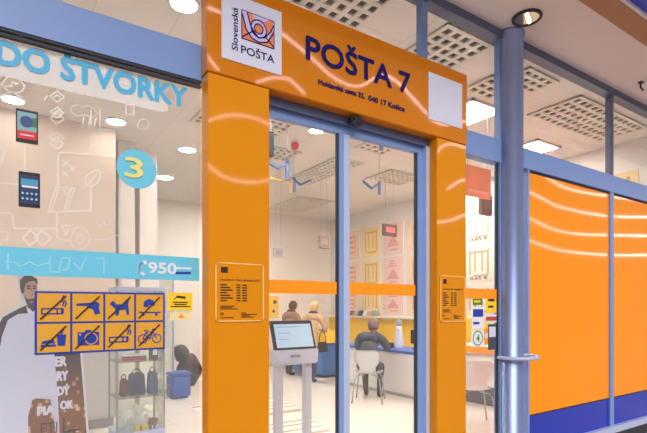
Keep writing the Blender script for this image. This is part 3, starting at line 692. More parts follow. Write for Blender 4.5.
grille(4.20, 4.60, 3.12, 3.45, 'egg-crate ceiling grille seen just left of the steel column')
grille(5.42, 7.08, 2.85, 3.47, 'wide egg-crate ceiling grille behind the upper right glazing', .13)
grille(2.0, 3.16, 4.9, 6.0, 'egg-crate ceiling grille at the top left of the left door leaf')
grille(2.6, 3.80, 6.3, 6.8, 'small egg-crate ceiling grille beyond the left door, below the nearest one')
grille(4.40, 4.95, 6.2, 7.9, 'long egg-crate ceiling grille running along the middle of the left door view')
grille(4.38, 4.90, 5.25, 5.64, 'egg-crate ceiling grille at the top of the right door leaf')
grille(5.3, 6.2, 8.8, 10.3, 'farthest egg-crate ceiling grille near the back wall')
grille(5.6, 6.4, 6.2, 6.9, 'egg-crate ceiling grille above the counter beyond the right door leaf')
def panel(x, y, lab, sx=.6, sy=.6, m='lamp'):
    t = thing('ceiling_light', lab, 'light', (x, y, H), 'square ceiling light panels')
    bm = bmesh.new()
    for a in ((x - sx / 2, x + sx / 2, y - sy / 2, y - sy / 2 + .03), (x - sx / 2, x + sx / 2, y + sy / 2 - .03, y + sy / 2), (x - sx / 2, x - sx / 2 + .03, y - sy / 2, y + sy / 2), (x + sx / 2 - .03, x + sx / 2, y - sy / 2, y + sy / 2)): box(bm, *a, H - .03, H)
    obj('frame', bm, M['grille'], t); obj('diffuser', B(x - sx / 2 + .03, x + sx / 2 - .03, y - sy / 2 + .03, y + sy / 2 - .03, H - .02, H), M[m], t)
for x, y, lab in ((4.75, 3.85, 'square ceiling light panel behind the glazing left of the column'), (6.6, 4.2, 'square ceiling light panel behind the upper right glazing'),
                  (.2, 4.6, 'added unseen fill light panel over the left display window'), (-1.6, 4.6, 'added unseen fill light panel at the far left of the display'), (2.1, 4.35, 'added unseen fill light panel just inside the doors'),  # these and the next are added out of view to brighten the interior
                  (3.4, 4.35, 'added unseen fill light panel inside the doors behind the blank header panel')): panel(x, y, lab, m='fillnear' if y > 4.3 and x > 1 else 'lamp')
for px, py, lab in ((240, 146, 'added unseen fill light panel nearer of two behind the left orange post'), (240, 190, 'added unseen fill light panel farther of two behind the left orange post'), (451, 152, 'added unseen fill light panel nearest of three behind the right orange post'),  # added panels, hidden behind posts and header, that brighten the hall
                    (451, 172, 'added unseen fill light panel middle of three behind the right orange post'), (330, 92, 'added unseen fill light panel behind the address line of the header'), (380, 104, 'added unseen fill light panel behind the right half of the header')):
    p = az(px, py, H); panel(p.x, p.y, lab, m='fillnear' if py < 141 or (px > 400 and py < 160) else 'lamp' if px > 400 else 'fillfar')
p = az(451, 186, H); panel(min(p.x, 7.1), p.y, 'added unseen fill light panel farthest of three behind the right orange post', .4, .6, 'fillfar')  # last added panel hidden by the right post
def spot(px, py, lab, r=.10):
    p = az(px, py, H); t = thing('ceiling_downlight', lab, 'light', (p.x, p.y, H), 'round ceiling downlights')
    bm = bmesh.new(); tube(bm, [(p.x + r * math.cos(a), p.y + r * math.sin(a), H - .006) for a in [2 * PI * k / 24 for k in range(24)]], .012, 6, True); obj('ring', bm, M['white'], t, True)
    bm = bmesh.new(); cyl(bm, p.x, p.y, H - .014, H - .002, r - .008, 20); obj('lens', bm, M['spot'], t)
spot(316, 130, 'round ceiling downlight at the top of the left door leaf'); spot(13, 99, 'round ceiling downlight at the far left of the display window', .12)
spot(116, 121, 'round ceiling downlight left of the pillars', .12); spot(187, 149, 'round ceiling downlight beside the left orange post', .13)
spot(165, 177, 'round ceiling downlight right of the blue price disc', .15); spot(184, 3, 'round ceiling downlight in the upper left glazing', .11)

def hang_chev(bar, zig, Y, lab, m, w=.035):
    c = at(*bar[0], Y); t = thing('hanging_pointer', lab, 'sign', (c.x, Y, c.z), 'zigzag pointer signs hung from the ceiling')
    P = lambda p: (at(*p, Y).x, at(*p, Y).z)
    bm = bmesh.new(); ribbon(bm, [P(q) for q in bar], w * 1.3, Y, .03); obj('bar', bm, m, t)
    if zig: bm = bmesh.new(); ribbon(bm, [P(q) for q in zig], w, Y, .03); obj('zigzag', bm, m, t)
    bm = bmesh.new(); tube(bm, [(c.x, Y + .015, c.z), (c.x, Y + .015, H)], .004, 6); obj('wire', bm, M['alulight'], t)
pb = mat('pointer_blue', (72, 96, 150), .5)
hang_chev([(288, 160), (288, 179)], [(288, 161), (279, 168), (270, 162)], 5.3, 'blue zigzag pointer hanging at the left edge of the left door', pb)
hang_chev([(294.5, 178), (294.5, 191)], [(294.5, 179), (301, 184.5), (311, 180)], 6.1, 'blue zigzag pointer hanging just right of the yellow one', pb, .03)
hang_chev([(380, 182), (380, 193.5)], [(380, 183), (372, 188), (364, 181)], 5.7, 'blue zigzag pointer hanging in the right door leaf', pb, .028)
hang_chev([(382, 141), (382, 149)], None, 5.0, 'short blue bar hanging near the top of the right door leaf', pb)
hang_chev([(271.5, 133), (271.5, 154)], None, 4.6, 'short dark blue bar hanging beside the left orange post', mat('pointer_dark', (52, 62, 84), .5), .045)
hang_chev([(291, 179), (291, 192)], [(291, 180), (284, 181), (272, 178)], 6.6, 'yellow zigzag pointer hanging behind the blue ones', mat('pointer_yellow', (240, 200, 110), .5), .03)
# red alarm beacon
p = az(295, 141, H); t = thing('alarm_beacon', 'small red alarm beacon on the ceiling beyond the left door', 'beacon', (p.x, p.y, H))
bm = bmesh.new(); cyl(bm, p.x, p.y, H - .03, H, .05, 16); obj('mount', bm, M['white'], t)
bm = bmesh.new(); lathe(bm, p.x, p.y, [(.012, H - .13), (.045, H - .11), (.06, H - .06), (.05, H - .03)], 18); obj('red_cover', bm, mat('beacon_red', (206, 40, 56), .3), t, True)
# hanging counter displays
def hdisp(p, q, Y, lab, m, txt, tm):
    a, b = at(*p, Y), at(*q, Y); t = thing('counter_display', lab, 'sign', ((a.x + b.x) / 2, Y, a.z), 'counter displays hung from the ceiling')
    obj('case', bevel(B(a.x, b.x, Y, Y + .06, a.z, b.z), .006), m, t)
    w, h = b.x - a.x, b.z - a.z
    bm = bmesh.new(); poly(bm, [(a.x + w * u, a.z + h * v) for u, v in ((.16, .3), (.84, .3), (.84, .72), (.16, .72))], Y - .002, .001); obj('window', bm, tm, t)
    for x in (a.x + w * .2, a.x + w * .8):
        bm = bmesh.new(); tube(bm, [(x, Y + .03, b.z - .004), (x, Y + .03, H)], .003, 5); obj('wire', bm, M['alulight'], t)
hdisp((320, 248), (329.5, 236), 7.0, 'brown grey counter display hanging left of the middle door stile', mat('disp_brown', (150, 128, 120), .5), 1, mat('disp_face', (186, 160, 150), .5))
hdisp((384, 235), (397, 225), 6.2, 'dark counter display with red figures hanging in the right door leaf', mat('disp_dark', (96, 56, 60), .5), 1, mat('disp_red', (226, 96, 84), .5, emit=.4))
hdisp((274.5, 257), (283, 248), 7.4, 'pale grey counter display hanging near the left post', mat('disp_grey', (178, 172, 170), .5), 1, mat('disp_face2', (150, 146, 148), .5))
hdisp((482, 214), (492.5, 196), 4.0, 'dark brown counter display seen through the narrow window', mat('disp_brown2', (104, 72, 64), .5), 1, mat('disp_face3', (128, 90, 82), .5))
# orange hanging sign in the narrow window
Y = 3.6; a, b = at(467, 195, Y), at(491, 170, Y)
t = thing('hanging_sign', 'orange red sign hanging behind the narrow window', 'sign', ((a.x + b.x) / 2, Y, a.z))
obj('board', bevel(B(a.x - .03, b.x, Y, Y + .03, a.z, b.z), .004), mat('sign_coral', (255, 160, 108), .4), t)
bm = bmesh.new(); box(bm, a.x + .02, b.x - .05, Y - .003, Y, a.z + .05, a.z + .075); obj('pale_line', bm, mat('coral_pale', (255, 196, 170), .4), t)
for x in (a.x + .03, b.x - .05):
    bm = bmesh.new(); tube(bm, [(x, Y + .015, b.z), (x, Y + .015, H)], .003, 5); obj('wire', bm, M['alulight'], t)

# ================================================================== RIGHT WALL POSTERS
pcol = [('peach', (246, 216, 190), (226, 130, 92)), ('yellow', (248, 222, 158), (206, 140, 60)), ('pink', (246, 212, 204), (222, 128, 116)), ('cream', (228, 218, 198), (128, 112, 92))]
def poster(yc, w, z0, z1, ci, label, price=False, nm='stamp_poster', seed=0):
    n, c, d = pcol[ci]; r = random.Random(seed)
    X = XR - .009
    t = thing(nm, label, 'poster', (X, yc, z0), 'stamp posters on the right wall')
    obj('sheet', B(X, X + .008, yc - w / 2, yc + w / 2, z0, z1), mat('poster_' + n, c, .6), t)
    bm = bmesh.new(); h = z1 - z0
    def q(y0, y1, a, b): box(bm, X - .002, X, yc + w * y0, yc + w * y1, z0 + h * a, z0 + h * b)
    if ci == 0:
        for k in range(4): q(-.18, .16, .2 + .18 * k, .30 + .18 * k)
        q(-.26, -.2, .18, .86); q(.2, .24, .2, .8)
    elif ci in (1, 3):
        q(-.34, -.26, .2, .9); q(-.14, -.08, .3, .88); q(.10, .16, .3, .88); q(.28, .34, .2, .9); q(-.3, .32, .80, .86); q(-.3, .2, .14, .2)
    else:
        hull8(bm, [(X - .002, yc - w * .3, z0 + h * .25), (X - .002, yc + w * .32, z0 + h * .25), (X - .002, yc, z0 + h * .62)], [(X - .001, yc - w * .3, z0 + h * .25), (X - .001, yc + w * .32, z0 + h * .25), (X - .001, yc, z0 + h * .62)])
        for k in range(3): q(-.2 + .08 * k, .24 - .05 * k, .68 + .08 * k, .73 + .08 * k)
        q(-.22, .14, .12, .18)
    obj('stamp_print', bm, mat('poster_ink_' + n, [int(.48 * a + .52 * b) for a, b in zip(d, c)], .6), t)
    if price:
        bm = bmesh.new(); text(bm, '0,65 €', yc + w * .30, yc - w * .30, z0 + h * .05, z0 + h * .15, X - .003, .02, wall=True); obj('price_lettering', bm, M['ink'], t)
ys = [9.85 - .80 * k for k in range(9)]
order = [0, 1, 2, 0, 3, 3, 0, 2, 1]
nth = ['first', 'second', 'third', 'fourth', 'fifth', 'sixth', 'seventh', 'eighth', 'ninth']
for i, y in enumerate(ys):
    for j, (z0, z1) in enumerate(((2.72, 3.46), (1.98, 2.66), (1.32, 1.92))):
        if j == 2 and y < 4.8: continue
        poster(y, .68, z0, z1, order[i], '%s stamp poster, %s from the back corner, %s row of the right wall' % (pcol[order[i]][0], nth[i], ('top', 'middle', 'bottom')[j]), price=(5 < y < 6.7 and j < 2), seed=i * 3 + j)
# yellow lower wall panel with small shelf
struct('trim_%d' % k, B(XR - .05, XR, 4.9, YB, .0, 1.28), M['yellow2']); k += 1
struct('wall_shelf', B(XR - .25, XR - .05, 7.0, 10.6, 1.24, 1.28), M['white'])
rnd = random.Random(4)
bc = [('red', (196, 92, 76)), ('grey', (170, 168, 164)), ('black', (60, 58, 62)), ('white', (232, 230, 226)), ('orange', (226, 150, 84)), ('green', (140, 160, 130))]
for i, px in enumerate((352.5, 357, 361.5, 366, 370, 374)):
    q = ax(px, 318, XR - .15); n, c = bc[i]
    t = thing('brochure_box', '%s brochure box standing on the wall shelf above the yellow panel' % n, 'box', (q.x, q.y, 1.28), 'brochure boxes on the wall shelf')
    hh2 = .12 + .05 * rnd.random(); m = mat('bro_' + n, c, .6)
    bm = bmesh.new(); hull8(bm, [(q.x - .06, q.y - .07, 1.28), (q.x + .06, q.y - .07, 1.28), (q.x + .06, q.y + .07, 1.28), (q.x - .06, q.y + .07, 1.28)], [(q.x - .01, q.y - .07, 1.28 + hh2), (q.x + .06, q.y - .07, 1.28 + hh2), (q.x + .06, q.y + .07, 1.28 + hh2), (q.x - .01, q.y + .07, 1.28 + hh2)])
    obj('holder', bm, m, t); obj('leaflets', B(q.x + .0, q.x + .05, q.y - .06, q.y + .06, 1.29, 1.28 + hh2 + .03), M['white'], t)
# back wall poster
a, b = at(266, 318, YB - .01), at(278.5, 296, YB - .01)
t = thing('wall_poster', 'yellow poster with dark spots on the back wall beside the left post', 'poster', ((a.x + b.x) / 2, YB - .01, a.z))
obj('sheet', B(a.x, b.x, YB - .012, YB - .002, a.z, b.z), mat('poster_gold', (250, 208, 90), .6), t)
bm = bmesh.new(); disc(bm, a.x + .7 * (b.x - a.x), a.z + .72 * (b.z - a.z), .05, YB - .016, .003); disc(bm, a.x + .6 * (b.x - a.x), a.z + .3 * (b.z - a.z), .04, YB - .016, .003); obj('spots', bm, mat('poster_spot', (120, 90, 50), .6), t)

# ================================================================== COUNTERS
cxf = 5.45
ctop = mat('counter_blue', (64, 104, 190), .4); cfront = mat('counter_white', (236, 234, 232), .4)
t = thing('service_counter', 'long white service counter with a blue top in front of the seated customer', 'counter', (cxf + .3, 6.4, 0))
obj('front_panel', B(cxf + .03, cxf + .06, 5.35, 7.7, .06, .73), cfront, t)
obj('end_panel', B(cxf + .03, cxf + .65, 5.32, 5.35, .0, .73), cfront, t)
obj('worktop', bevel(B(cxf, cxf + .7, 5.3, 7.72, .73, .775), .004), ctop, t)
obj('plinth', B(cxf + .06, cxf + .6, 5.37, 7.7, 0, .08), mat('counter_plinth', (190, 188, 190), .5), t)
t = thing('blue_counter', 'blue and yellow counter where the standing customer in beige waits', 'counter', (5.95, 8.9, 0))
bpan = mat('panel_blue', (58, 112, 180), .4)
obj('body', B(5.56, 6.02, 8.3, 9.8, .05, .74), bpan, t); obj('worktop', bevel(B(5.50, 6.16, 8.22, 9.85, .74, .98), .004), M['yellow2'], t)
obj('corner_panel', B(6.02, 6.12, 8.25, 9.8, .0, .74), M['yellow2'], t)
t = thing('orange_edge_desk', 'white desk with an orange edge behind the narrow window', 'desk', (6.5, 4.2, 0))
obj('worktop', B(6.0, 6.9, 3.3, 5.25, .86, .90), cfront, t); obj('orange_edge', B(5.985, 6.0, 3.285, 5.25, .795, .90), M['stripe'], t)
obj('front_panel', B(6.03, 6.06, 3.33, 5.23, .30, .86), cfront, t); obj('kick_panel', B(6.10, 6.8, 3.35, 5.2, 0, .30), mat('kick_dark', (104, 102, 108), .6), t)
obj('side_edge', B(6.0, 6.9, 3.285, 3.3, .795, .90), M['stripe'], t); obj('side_panel', B(6.06, 6.85, 3.30, 3.33, .0, .86), cfront, t)
# monitor
def monitor(x, y, z, rot, lab, s=1.):
    t = thing('monitor', lab, 'monitor', (x, y, z), 'monitors on the counters')
    obj('screen', bevel(B(x - .02, x + .015, y - .22 * s, y + .22 * s, z + .1 * s, z + .40 * s), .006), M['black'], t); obj('stand', B(x - .015, x + .015, y - .03, y + .03, z + .01, z + .14 * s), M['black'], t); obj('foot', bevel(B(x - .08, x + .08, y - .1, y + .1, z, z + .015), .004), M['black'], t)
    t.rotation_euler = (0, 0, rot)
monitor(6.02, 5.95, .775, .2, 'black monitor at the right end of the white counter', .8)
monitor(5.86, 8.75, .98, -.5, 'black monitor on the blue and yellow counter', .6)
# desk stand, terminal, papers
p = ax(399, 340, 5.85)
t = thing('desk_stand', 'slim white dispenser with a grey head on the white counter', 'dispenser', (5.85, p.y, .775))
bm = bmesh.new(); lathe(bm, 5.85, p.y, [(.09, .775), (.09, .80), (.075, .95), (.055, 1.10), (.05, 1.16)], 20); obj('body', bm, M['white'], t, True)
bm = bmesh.new(); blob(bm, (5.85, p.y, 1.21), (.06, .06, .07), 14); obj('head', bm, mat('disp_head', (170, 170, 172), .4), t, True)
p = ax(389, 347, 5.70)
t = thing('card_terminal', 'small dark card terminal on the white counter beside the customer', 'terminal', (5.70, p.y, .775))
bm = bmesh.new(); hull8(bm, [(5.64, p.y - .05, .775), (5.78, p.y - .05, .775), (5.78, p.y + .05, .775), (5.64, p.y + .05, .775)], [(5.65, p.y - .045, .80), (5.77, p.y - .045, .86), (5.77, p.y + .045, .86), (5.65, p.y + .045, .80)]); obj('body', bm, M['black'], t)
obj('screen', B(5.72, 5.76, p.y - .035, p.y + .035, .852, .864), mat('term_screen', (110, 130, 140), .3), t)
tag(obj('paper_sheet', B(5.5, 5.7, 6.55, 6.85, .775, .779), M['white']), 'white paper sheet lying on the blue counter top', 'paper')

# ================================================================== CHAIRS
chw = mat('chair_white', (246, 246, 248), .35); chm = mat('chair_metal', (176, 176, 178), .3, metal=.6)
def chair(x, y, rot, lab):
    t = thing('moulded_chair', lab, 'chair', (x, y, 0), 'white moulded chairs')
    prof = [(.23, .455, .20), (.20, .465, .215), (.08, .455, .225), (-.06, .445, .215), (-.15, .455, .175), (-.195, .50, .13), (-.215, .56, .13), (-.235, .64, .185), (-.255, .72, .215), (-.275, .79, .20), (-.29, .835, .14)]
    bm = bmesh.new(); rows = []
    for fx_, z, hw in prof:
        row = []
        for kk in range(-4, 5):
            s = kk / 4; cup = .02 * s * s
            row.append(bm.verts.new((x + fx_ + (cup * 1.6 if z > .5 else 0), y + s * hw, z + (cup if z < .5 else 0))))
        rows.append(row)
    for a, b in zip(rows, rows[1:]):
        for kk in range(8): bm.faces.new((a[kk], a[kk + 1], b[kk + 1], b[kk]))
    bmesh.ops.solidify(bm, geom=bm.faces[:], thickness=.012); obj('seat_shell', bm, chw, t, True)
    for sx_, sy_ in ((1, 1), (1, -1), (-1, 1), (-1, -1)):
        bm = bmesh.new(); tube(bm, [(x + .08 * sx_, y + .06 * sy_, .435), (x + .17 * sx_, y + .16 * sy_, .42), (x + .20 * sx_, y + .19 * sy_, .38), (x + .245 * sx_, y + .235 * sy_, 0)], .010, 8); obj('leg', bm, chm, t, True)
    t.rotation_euler = (0, 0, rot); return t
c0 = chair(4.82, 5.88, math.radians(44), 'white moulded chair in which the grey jacketed customer sits')
c1 = dup(c0, (4.98, 3.98, 0), 'empty white moulded chair seen through the narrow window', math.radians(52))
# kiosk
YK = 3.7
t = thing('touch_kiosk', 'free-standing grey touchscreen kiosk just inside the left door leaf', 'kiosk', (at(294, 350, YK).x, YK, 0))
kx0, kx1 = at(272, 340, YK).x, at(318, 340, YK).x
kg = mat('kiosk_grey', (206, 206, 214), .4)
def slant(bm, x0, x1, zt, zb, yt, yb, th, skew=0.):
    hull8(bm, [(x0 - skew, yb, zb), (x1 + skew, yb, zb), (x1, yt, zt), (x0, yt, zt)], [(x0 - skew, yb + th, zb), (x1 + skew, yb + th, zb), (x1, yt + th, zt), (x0, yt + th, zt)])
bm = bmesh.new(); slant(bm, kx0 + .015, kx1 - .035, 1.375, 1.115, YK + .06, YK - .03, .035, .0); bevel(bm, .006, 2); obj('screen_bezel', bm, M['black'], t)
bm = bmesh.new(); slant(bm, kx0 + .04, kx1 - .06, 1.345, 1.14, YK + .046, YK - .025, .004); obj('screen', bm, mat('kiosk_screen', (178, 206, 222), .15, emit=.25), t)
bm = bmesh.new()
for v, u0, u1 in ((.88, .06, .94), (.62, .1, .5), (.35, .1, .42)):
    z = 1.14 + .205 * v; yy = YK - .029 + .071 * v; box(bm, kx0 + .04 + u0 * .3, kx0 + .04 + u1 * .3, yy - .001, yy, z - .003, z + .003)
obj('screen_lines', bm, mat('kiosk_lines', (140, 176, 206), .3), t)
bm = bmesh.new(); slant(bm, kx0 + .005, kx1 - .01, 1.125, .985, YK - .035, YK - .05, .14, -.02); bevel(bm, .012, 2); obj('head_case', bm, kg, t)
bm = bmesh.new(); box(bm, kx0 + .16, kx0 + .26, YK - .056, YK - .046, 1.055, 1.075); obj('reader_slot', bm, mat('slot_grey', (150, 150, 160), .4), t)
for a, b in ((275.5, 283.5), (305, 312)):
    bm = B(at(a, 400, YK).x, at(b, 400, YK).x, YK, YK + .06, .02, 1.0); obj('leg', bevel(bm, .006), mat('kiosk_leg', (198, 196, 200), .35), t)
obj('base_plate', bevel(B(kx0, kx1 + .05, YK - .16, YK + .25, 0, .02), .004), kg, t)

# striped floor mat
t = thing('striped_mat', 'cream floor mat with taupe stripes behind the touchscreen kiosk', 'mat', (2.9, 5.7, 0))
ends = lambda y: 3.27 + (y - 4.73) / (6.96 - 4.73) * .57
bm = bmesh.new(); hull8(bm, [(2.3, 4.2, .0), (3.14, 4.2, .0), (3.86, 7.05, .0), (2.3, 7.05, .0)], [(2.3, 4.2, .006), (3.14, 4.2, .006), (3.86, 7.05, .006), (2.3, 7.05, .006)]); obj('base', bm, mat('mat_cream', (230, 218, 204), .8), t)
bm = bmesh.new()
for y, wd in ((6.95, .10), (6.62, .05), (6.42, .05), (6.22, .06), (5.92, .16), (5.38, .06), (5.20, .05), (4.98, .05), (4.74, .1), (4.5, .05)):
    e1, e2 = ends(y - wd / 2), ends(y + wd / 2)
    hull8(bm, [(2.32, y - wd / 2, .006), (e1, y - wd / 2, .006), (e2, y + wd / 2, .006), (2.32, y + wd / 2, .006)], [(2.32, y - wd / 2, .008), (e1, y - wd / 2, .008), (e2, y + wd / 2, .008), (2.32, y + wd / 2, .008)])
obj('stripes', bm, mat('mat_taupe', (170, 154, 140), .8), t)

# ================================================================== PEOPLE
def figure(t, P, E, mats, tags, rot, loc):
    """P: name -> (x,y,z,r); E: edges; tags: name -> material slot. One skinned surface."""
    names = list(P); me = bpy.data.meshes.new('f'); R3 = Matrix.Rotation(rot, 3, 'Z')
    co = [R3 @ Vector(P[n][:3]) + Vector(loc) for n in names]
    me.from_pydata(co, [(names.index(a), names.index(b)) for a, b in E], [])
    o = bpy.data.objects.new('f', me); COL.objects.link(o)
    md = o.modifiers.new('s', 'SKIN'); md.use_smooth_shade = True
    for i, n in enumerate(names):
        sv = me.skin_vertices[0].data[i]; sv.radius = (P[n][3],) * 2 if len(P[n]) == 4 else P[n][3:5]; sv.use_root = (i == 0)
    sb = o.modifiers.new('b', 'SUBSURF'); sb.levels = sb.render_levels = 1
    dg = bpy.context.evaluated_depsgraph_get(); m2 = bpy.data.meshes.new_from_object(o.evaluated_get(dg))
    bm = bmesh.new(); bm.from_mesh(m2)
    seg = [(co[names.index(a)], co[names.index(b)], a, b) for a, b in E]
    bm.faces.ensure_lookup_table()
    for f in bm.faces:
        c = f.calc_center_median(); best = None
        for a, b, na, nb in seg:
            d = b - a; u = max(0, min(1, (c - a).dot(d) / max(d.length_squared, 1e-9))); dist = (c - a - d * u).length / (P[na][3] * (1 - u) + P[nb][3] * u)
            if best is None or dist < best[0]: best = (dist, na if u < .5 else nb)
        f.material_index = tags[best[1]]; f.smooth = True
    bpy.data.objects.remove(o)
    return obj('body', bm, mats, t, True)
def hand(P, E, T, pre, wrist, d, side, s=1.):
    """five curled fingers from a wrist joint heading along d"""
    w = Vector(P[wrist][:3]); d = Vector(d).normalized(); up = Vector((0, 0, 1)); si = d.cross(up).normalized() * side
    palm = w + d * .065 * s; P[pre + 'palm'] = (*palm, .024 * s); E.append((wrist, pre + 'palm')); T[pre + 'palm'] = 0
    for i, (off, ln) in enumerate(((-.03, .062), (-.01, .074), (.01, .07), (.028, .055))):
        a = palm + si * off * s + d * .02 * s; b = a + d * ln * .55 * s - up * .006; c = b + d * ln * .4 * s - up * .025 * s
        for j, q in enumerate((a, b, c)):
            n = '%sf%d%d' % (pre, i, j); P[n] = (*q, (.0105, .0095, .008)[j] * s); T[n] = 0
            E.append((pre + 'palm' if j == 0 else '%sf%d%d' % (pre, i, j - 1), n))
    a = w + d * .03 * s - si * .035 * s; b = a + d * .035 * s - si * .02 * s - up * .01
    P[pre + 't0'] = (*a, .012 * s); P[pre + 't1'] = (*b, .010 * s); T[pre + 't0'] = T[pre + 't1'] = 0; E.append((wrist, pre + 't0')); E.append((pre + 't0', pre + 't1'))
def face(t, head, fwd, hm, sk, R, r=.1, cap=1.):
    """nose, ears, eyes, mouth and hair on a head centred at head, looking along fwd"""
    f = Vector(fwd).normalized(); s = f.cross(Vector((0, 0, 1))).normalized(); h = Vector(head); up = s.cross(f).normalized()
    bm = bmesh.new(); blob(bm, h + f * r * .98 - up * .01, (.014, .014, .022), 8); obj('nose', bm, sk, t, True)
    for k in (-1, 1):
        bm = bmesh.new(); blob(bm, h + s * k * r * .80 - up * .005, (.014, .018, .03), 8); obj('ear', bm, sk, t, True)
        bm = bmesh.new(); blob(bm, h + f * r * .9 + s * k * .032 + up * .015, (.011, .011, .008), 8); obj('eye', bm, M['black'], t, True)
    bm = bmesh.new(); blob(bm, h + f * r * .88 - up * .045, (.022, .022, .007), 8); obj('mouth', bm, mat('lip', (160, 90, 84), .6), t, True)
    bm = bmesh.new(); g = bmesh.ops.create_uvsphere(bm, u_segments=18, v_segments=12, radius=1)
    for v in g['verts']:
        p = v.co; q = h - f * .012 + up * .012 + f * p.x * r * 1.08 + s * p.y * r * .95 + up * p.z * r * 1.16
        v.co = q
    kill = [v for v in bm.verts if (v.co - h).dot(f) > r * .30 and (v.co - h).dot(up) < r * .55]
    bmesh.ops.delete(bm, geom=kill, context='VERTS')
    low = [v for v in bm.verts if (v.co - h).dot(up) < -r * cap]; bmesh.ops.delete(bm, geom=low, context='VERTS')
    bmesh.ops.solidify(bm, geom=bm.faces[:], thickness=-.012); obj('hair', bm, hm, t, True)
skinm = mat('skin', (206, 164, 142), .6)
def head_nodes(P, T, E, base, hx, hy, hz):
    P['neck'] = (hx - .035, hy, hz - .13, .055); P['jaw'] = (hx + .01, hy, hz - .05, .078); P['skull'] = (hx, hy, hz + .025, .092); P['crown'] = (hx - .005, hy, hz + .075, .062)
    for n in ('jaw', 'skull', 'crown', 'neck'): T[n] = 0
    E += [(base, 'neck'), ('neck', 'jaw'), ('jaw', 'skull'), ('skull', 'crown')]

# --- seated customer, leaning over the counter
loc = (4.81, 5.90, 0); rot = math.radians(38)
P = {'pelvis': (-.02, 0, .56, .15), 'waist': (.05, 0, .72, .15), 'chest': (.16, 0, .92, .165), 'collar': (.24, 0, 1.03, .10)}
T = {n: 1 for n in P}; T['pelvis'] = 1
E = [('pelvis', 'waist'), ('waist', 'chest'), ('chest', 'collar')]
head_nodes(P, T, E, 'collar', .37, -.02, 1.17)
for sd, k2 in (('l', 1), ('r', -1)):
    P[sd + 'sh'] = (.20, .19 * k2, .99, .085); P[sd + 'el'] = (.40, .27 * k2, .80, .06); P[sd + 'wr'] = (.68, .13 * k2, .845, .034)
    T[sd + 'sh'] = T[sd + 'el'] = 1; T[sd + 'wr'] = 1
    E += [('collar', sd + 'sh'), (sd + 'sh', sd + 'el'), (sd + 'el', sd + 'wr')]
    P[sd + 'hip'] = (.04, .10 * k2, .55, .105); P[sd + 'kn'] = (.42, .14 * k2, .53, .07); P[sd + 'an'] = (.36 + .08 * k2, .13 * k2, .10, .045); P[sd + 'hl'] = (.37 + .08 * k2, .13 * k2, .045, .042); P[sd + 'to'] = (.53 + .08 * k2, .15 * k2, .04, .038)
    T[sd + 'hip'] = T[sd + 'kn'] = T[sd + 'an'] = 2; T[sd + 'hl'] = T[sd + 'to'] = 3
    E += [('pelvis', sd + 'hip'), (sd + 'hip', sd + 'kn'), (sd + 'kn', sd + 'an'), (sd + 'an', sd + 'hl'), (sd + 'hl', sd + 'to')]
    hand(P, E, T, sd, sd + 'wr', (.95, -.3 * k2, -.1), k2)
t = thing('person', 'seated person in a dark grey jacket leaning over the white counter', 'person', loc)
figure(t, P, E, [skinm, mat('jacket_grey', (66, 72, 86), .8, bump=.4, nscale=20), mat('trousers_dark', (74, 74, 82), .8), M['black']], T, rot, loc)
Rz = Matrix.Rotation(rot, 3, 'Z')
face(t, Rz @ Vector((.37, -.02, 1.185)) + Vector(loc), Rz @ Vector((1, -.1, -.25)), mat('hair_grey', (112, 92, 82), .8), skinm, rot, .1, .75)

def stander(loc, rot, lab, coat, legs, hairm, lean=.1, h=1.0, reach=True):
    P = {'pelvis': (0, 0, .92 * h, .15), 'waist': (lean * .4, 0, 1.08 * h, .14), 'chest': (lean, 0, 1.27 * h, .155), 'collar': (lean * 1.3, 0, 1.38 * h, .09)}
    T = {n: 1 for n in P}; E = [('pelvis', 'waist'), ('waist', 'chest'), ('chest', 'collar')]
    P['skirt'] = (-.01, 0, .74 * h, .17); T['skirt'] = 1; E.append(('pelvis', 'skirt'))
    head_nodes(P, T, E, 'collar', lean * 1.3 + .07, 0, 1.53 * h)
    for sd, k2 in (('l', 1), ('r', -1)):
        P[sd + 'sh'] = (lean, .175 * k2, 1.34 * h, .075); P[sd + 'el'] = (lean + .08, .24 * k2, 1.09 * h, .055); P[sd + 'wr'] = (lean + .30, .16 * k2, 1.04 * h, .032)
        for n in ('sh', 'el', 'wr'): T[sd + n] = 1
        E += [('collar', sd + 'sh'), (sd + 'sh', sd + 'el'), (sd + 'el', sd + 'wr')]
        P[sd + 'hip'] = (0, .09 * k2, .68 * h, .085); P[sd + 'kn'] = (.02 + .03 * k2, .09 * k2, .48 * h, .062); P[sd + 'an'] = (-.01 + .06 * k2, .09 * k2, .10, .042); P[sd + 'hl'] = (-.01 + .06 * k2, .09 * k2, .045, .042); P[sd + 'to'] = (.14 + .06 * k2, .10 * k2, .04, .036)
        for n in ('hip', 'kn', 'an'): T[sd + n] = 2
        T[sd + 'hl'] = T[sd + 'to'] = 3
        E += [('skirt', sd + 'hip'), (sd + 'hip', sd + 'kn'), (sd + 'kn', sd + 'an'), (sd + 'an', sd + 'hl'), (sd + 'hl', sd + 'to')]
        hand(P, E, T, sd, sd + 'wr', (.9, -.2 * k2, .0), k2)
    t = thing('person', lab, 'person', loc)
    figure(t, P, E, [skinm, coat, legs, M['black']], T, rot, loc)
    R = Matrix.Rotation(rot, 3, 'Z')
    bm = bmesh.new(); c = R @ Vector((lean * 1.3 + .015, 0, 1.425 * h)) + Vector(loc)
    tube(bm, [c + R @ Vector((.075 * math.cos(a), .085 * math.sin(a), -.03 * math.cos(a))) for a in [2 * PI * k / 18 for k in range(18)]], .024, 8, True); obj('coat_collar', bm, legs, t, True)
    face(t, R @ Vector((lean * 1.3 + .07, 0, 1.545 * h)) + Vector(loc), R @ Vector((1, 0, -.2)), hairm, skinm, rot, .1, .95)
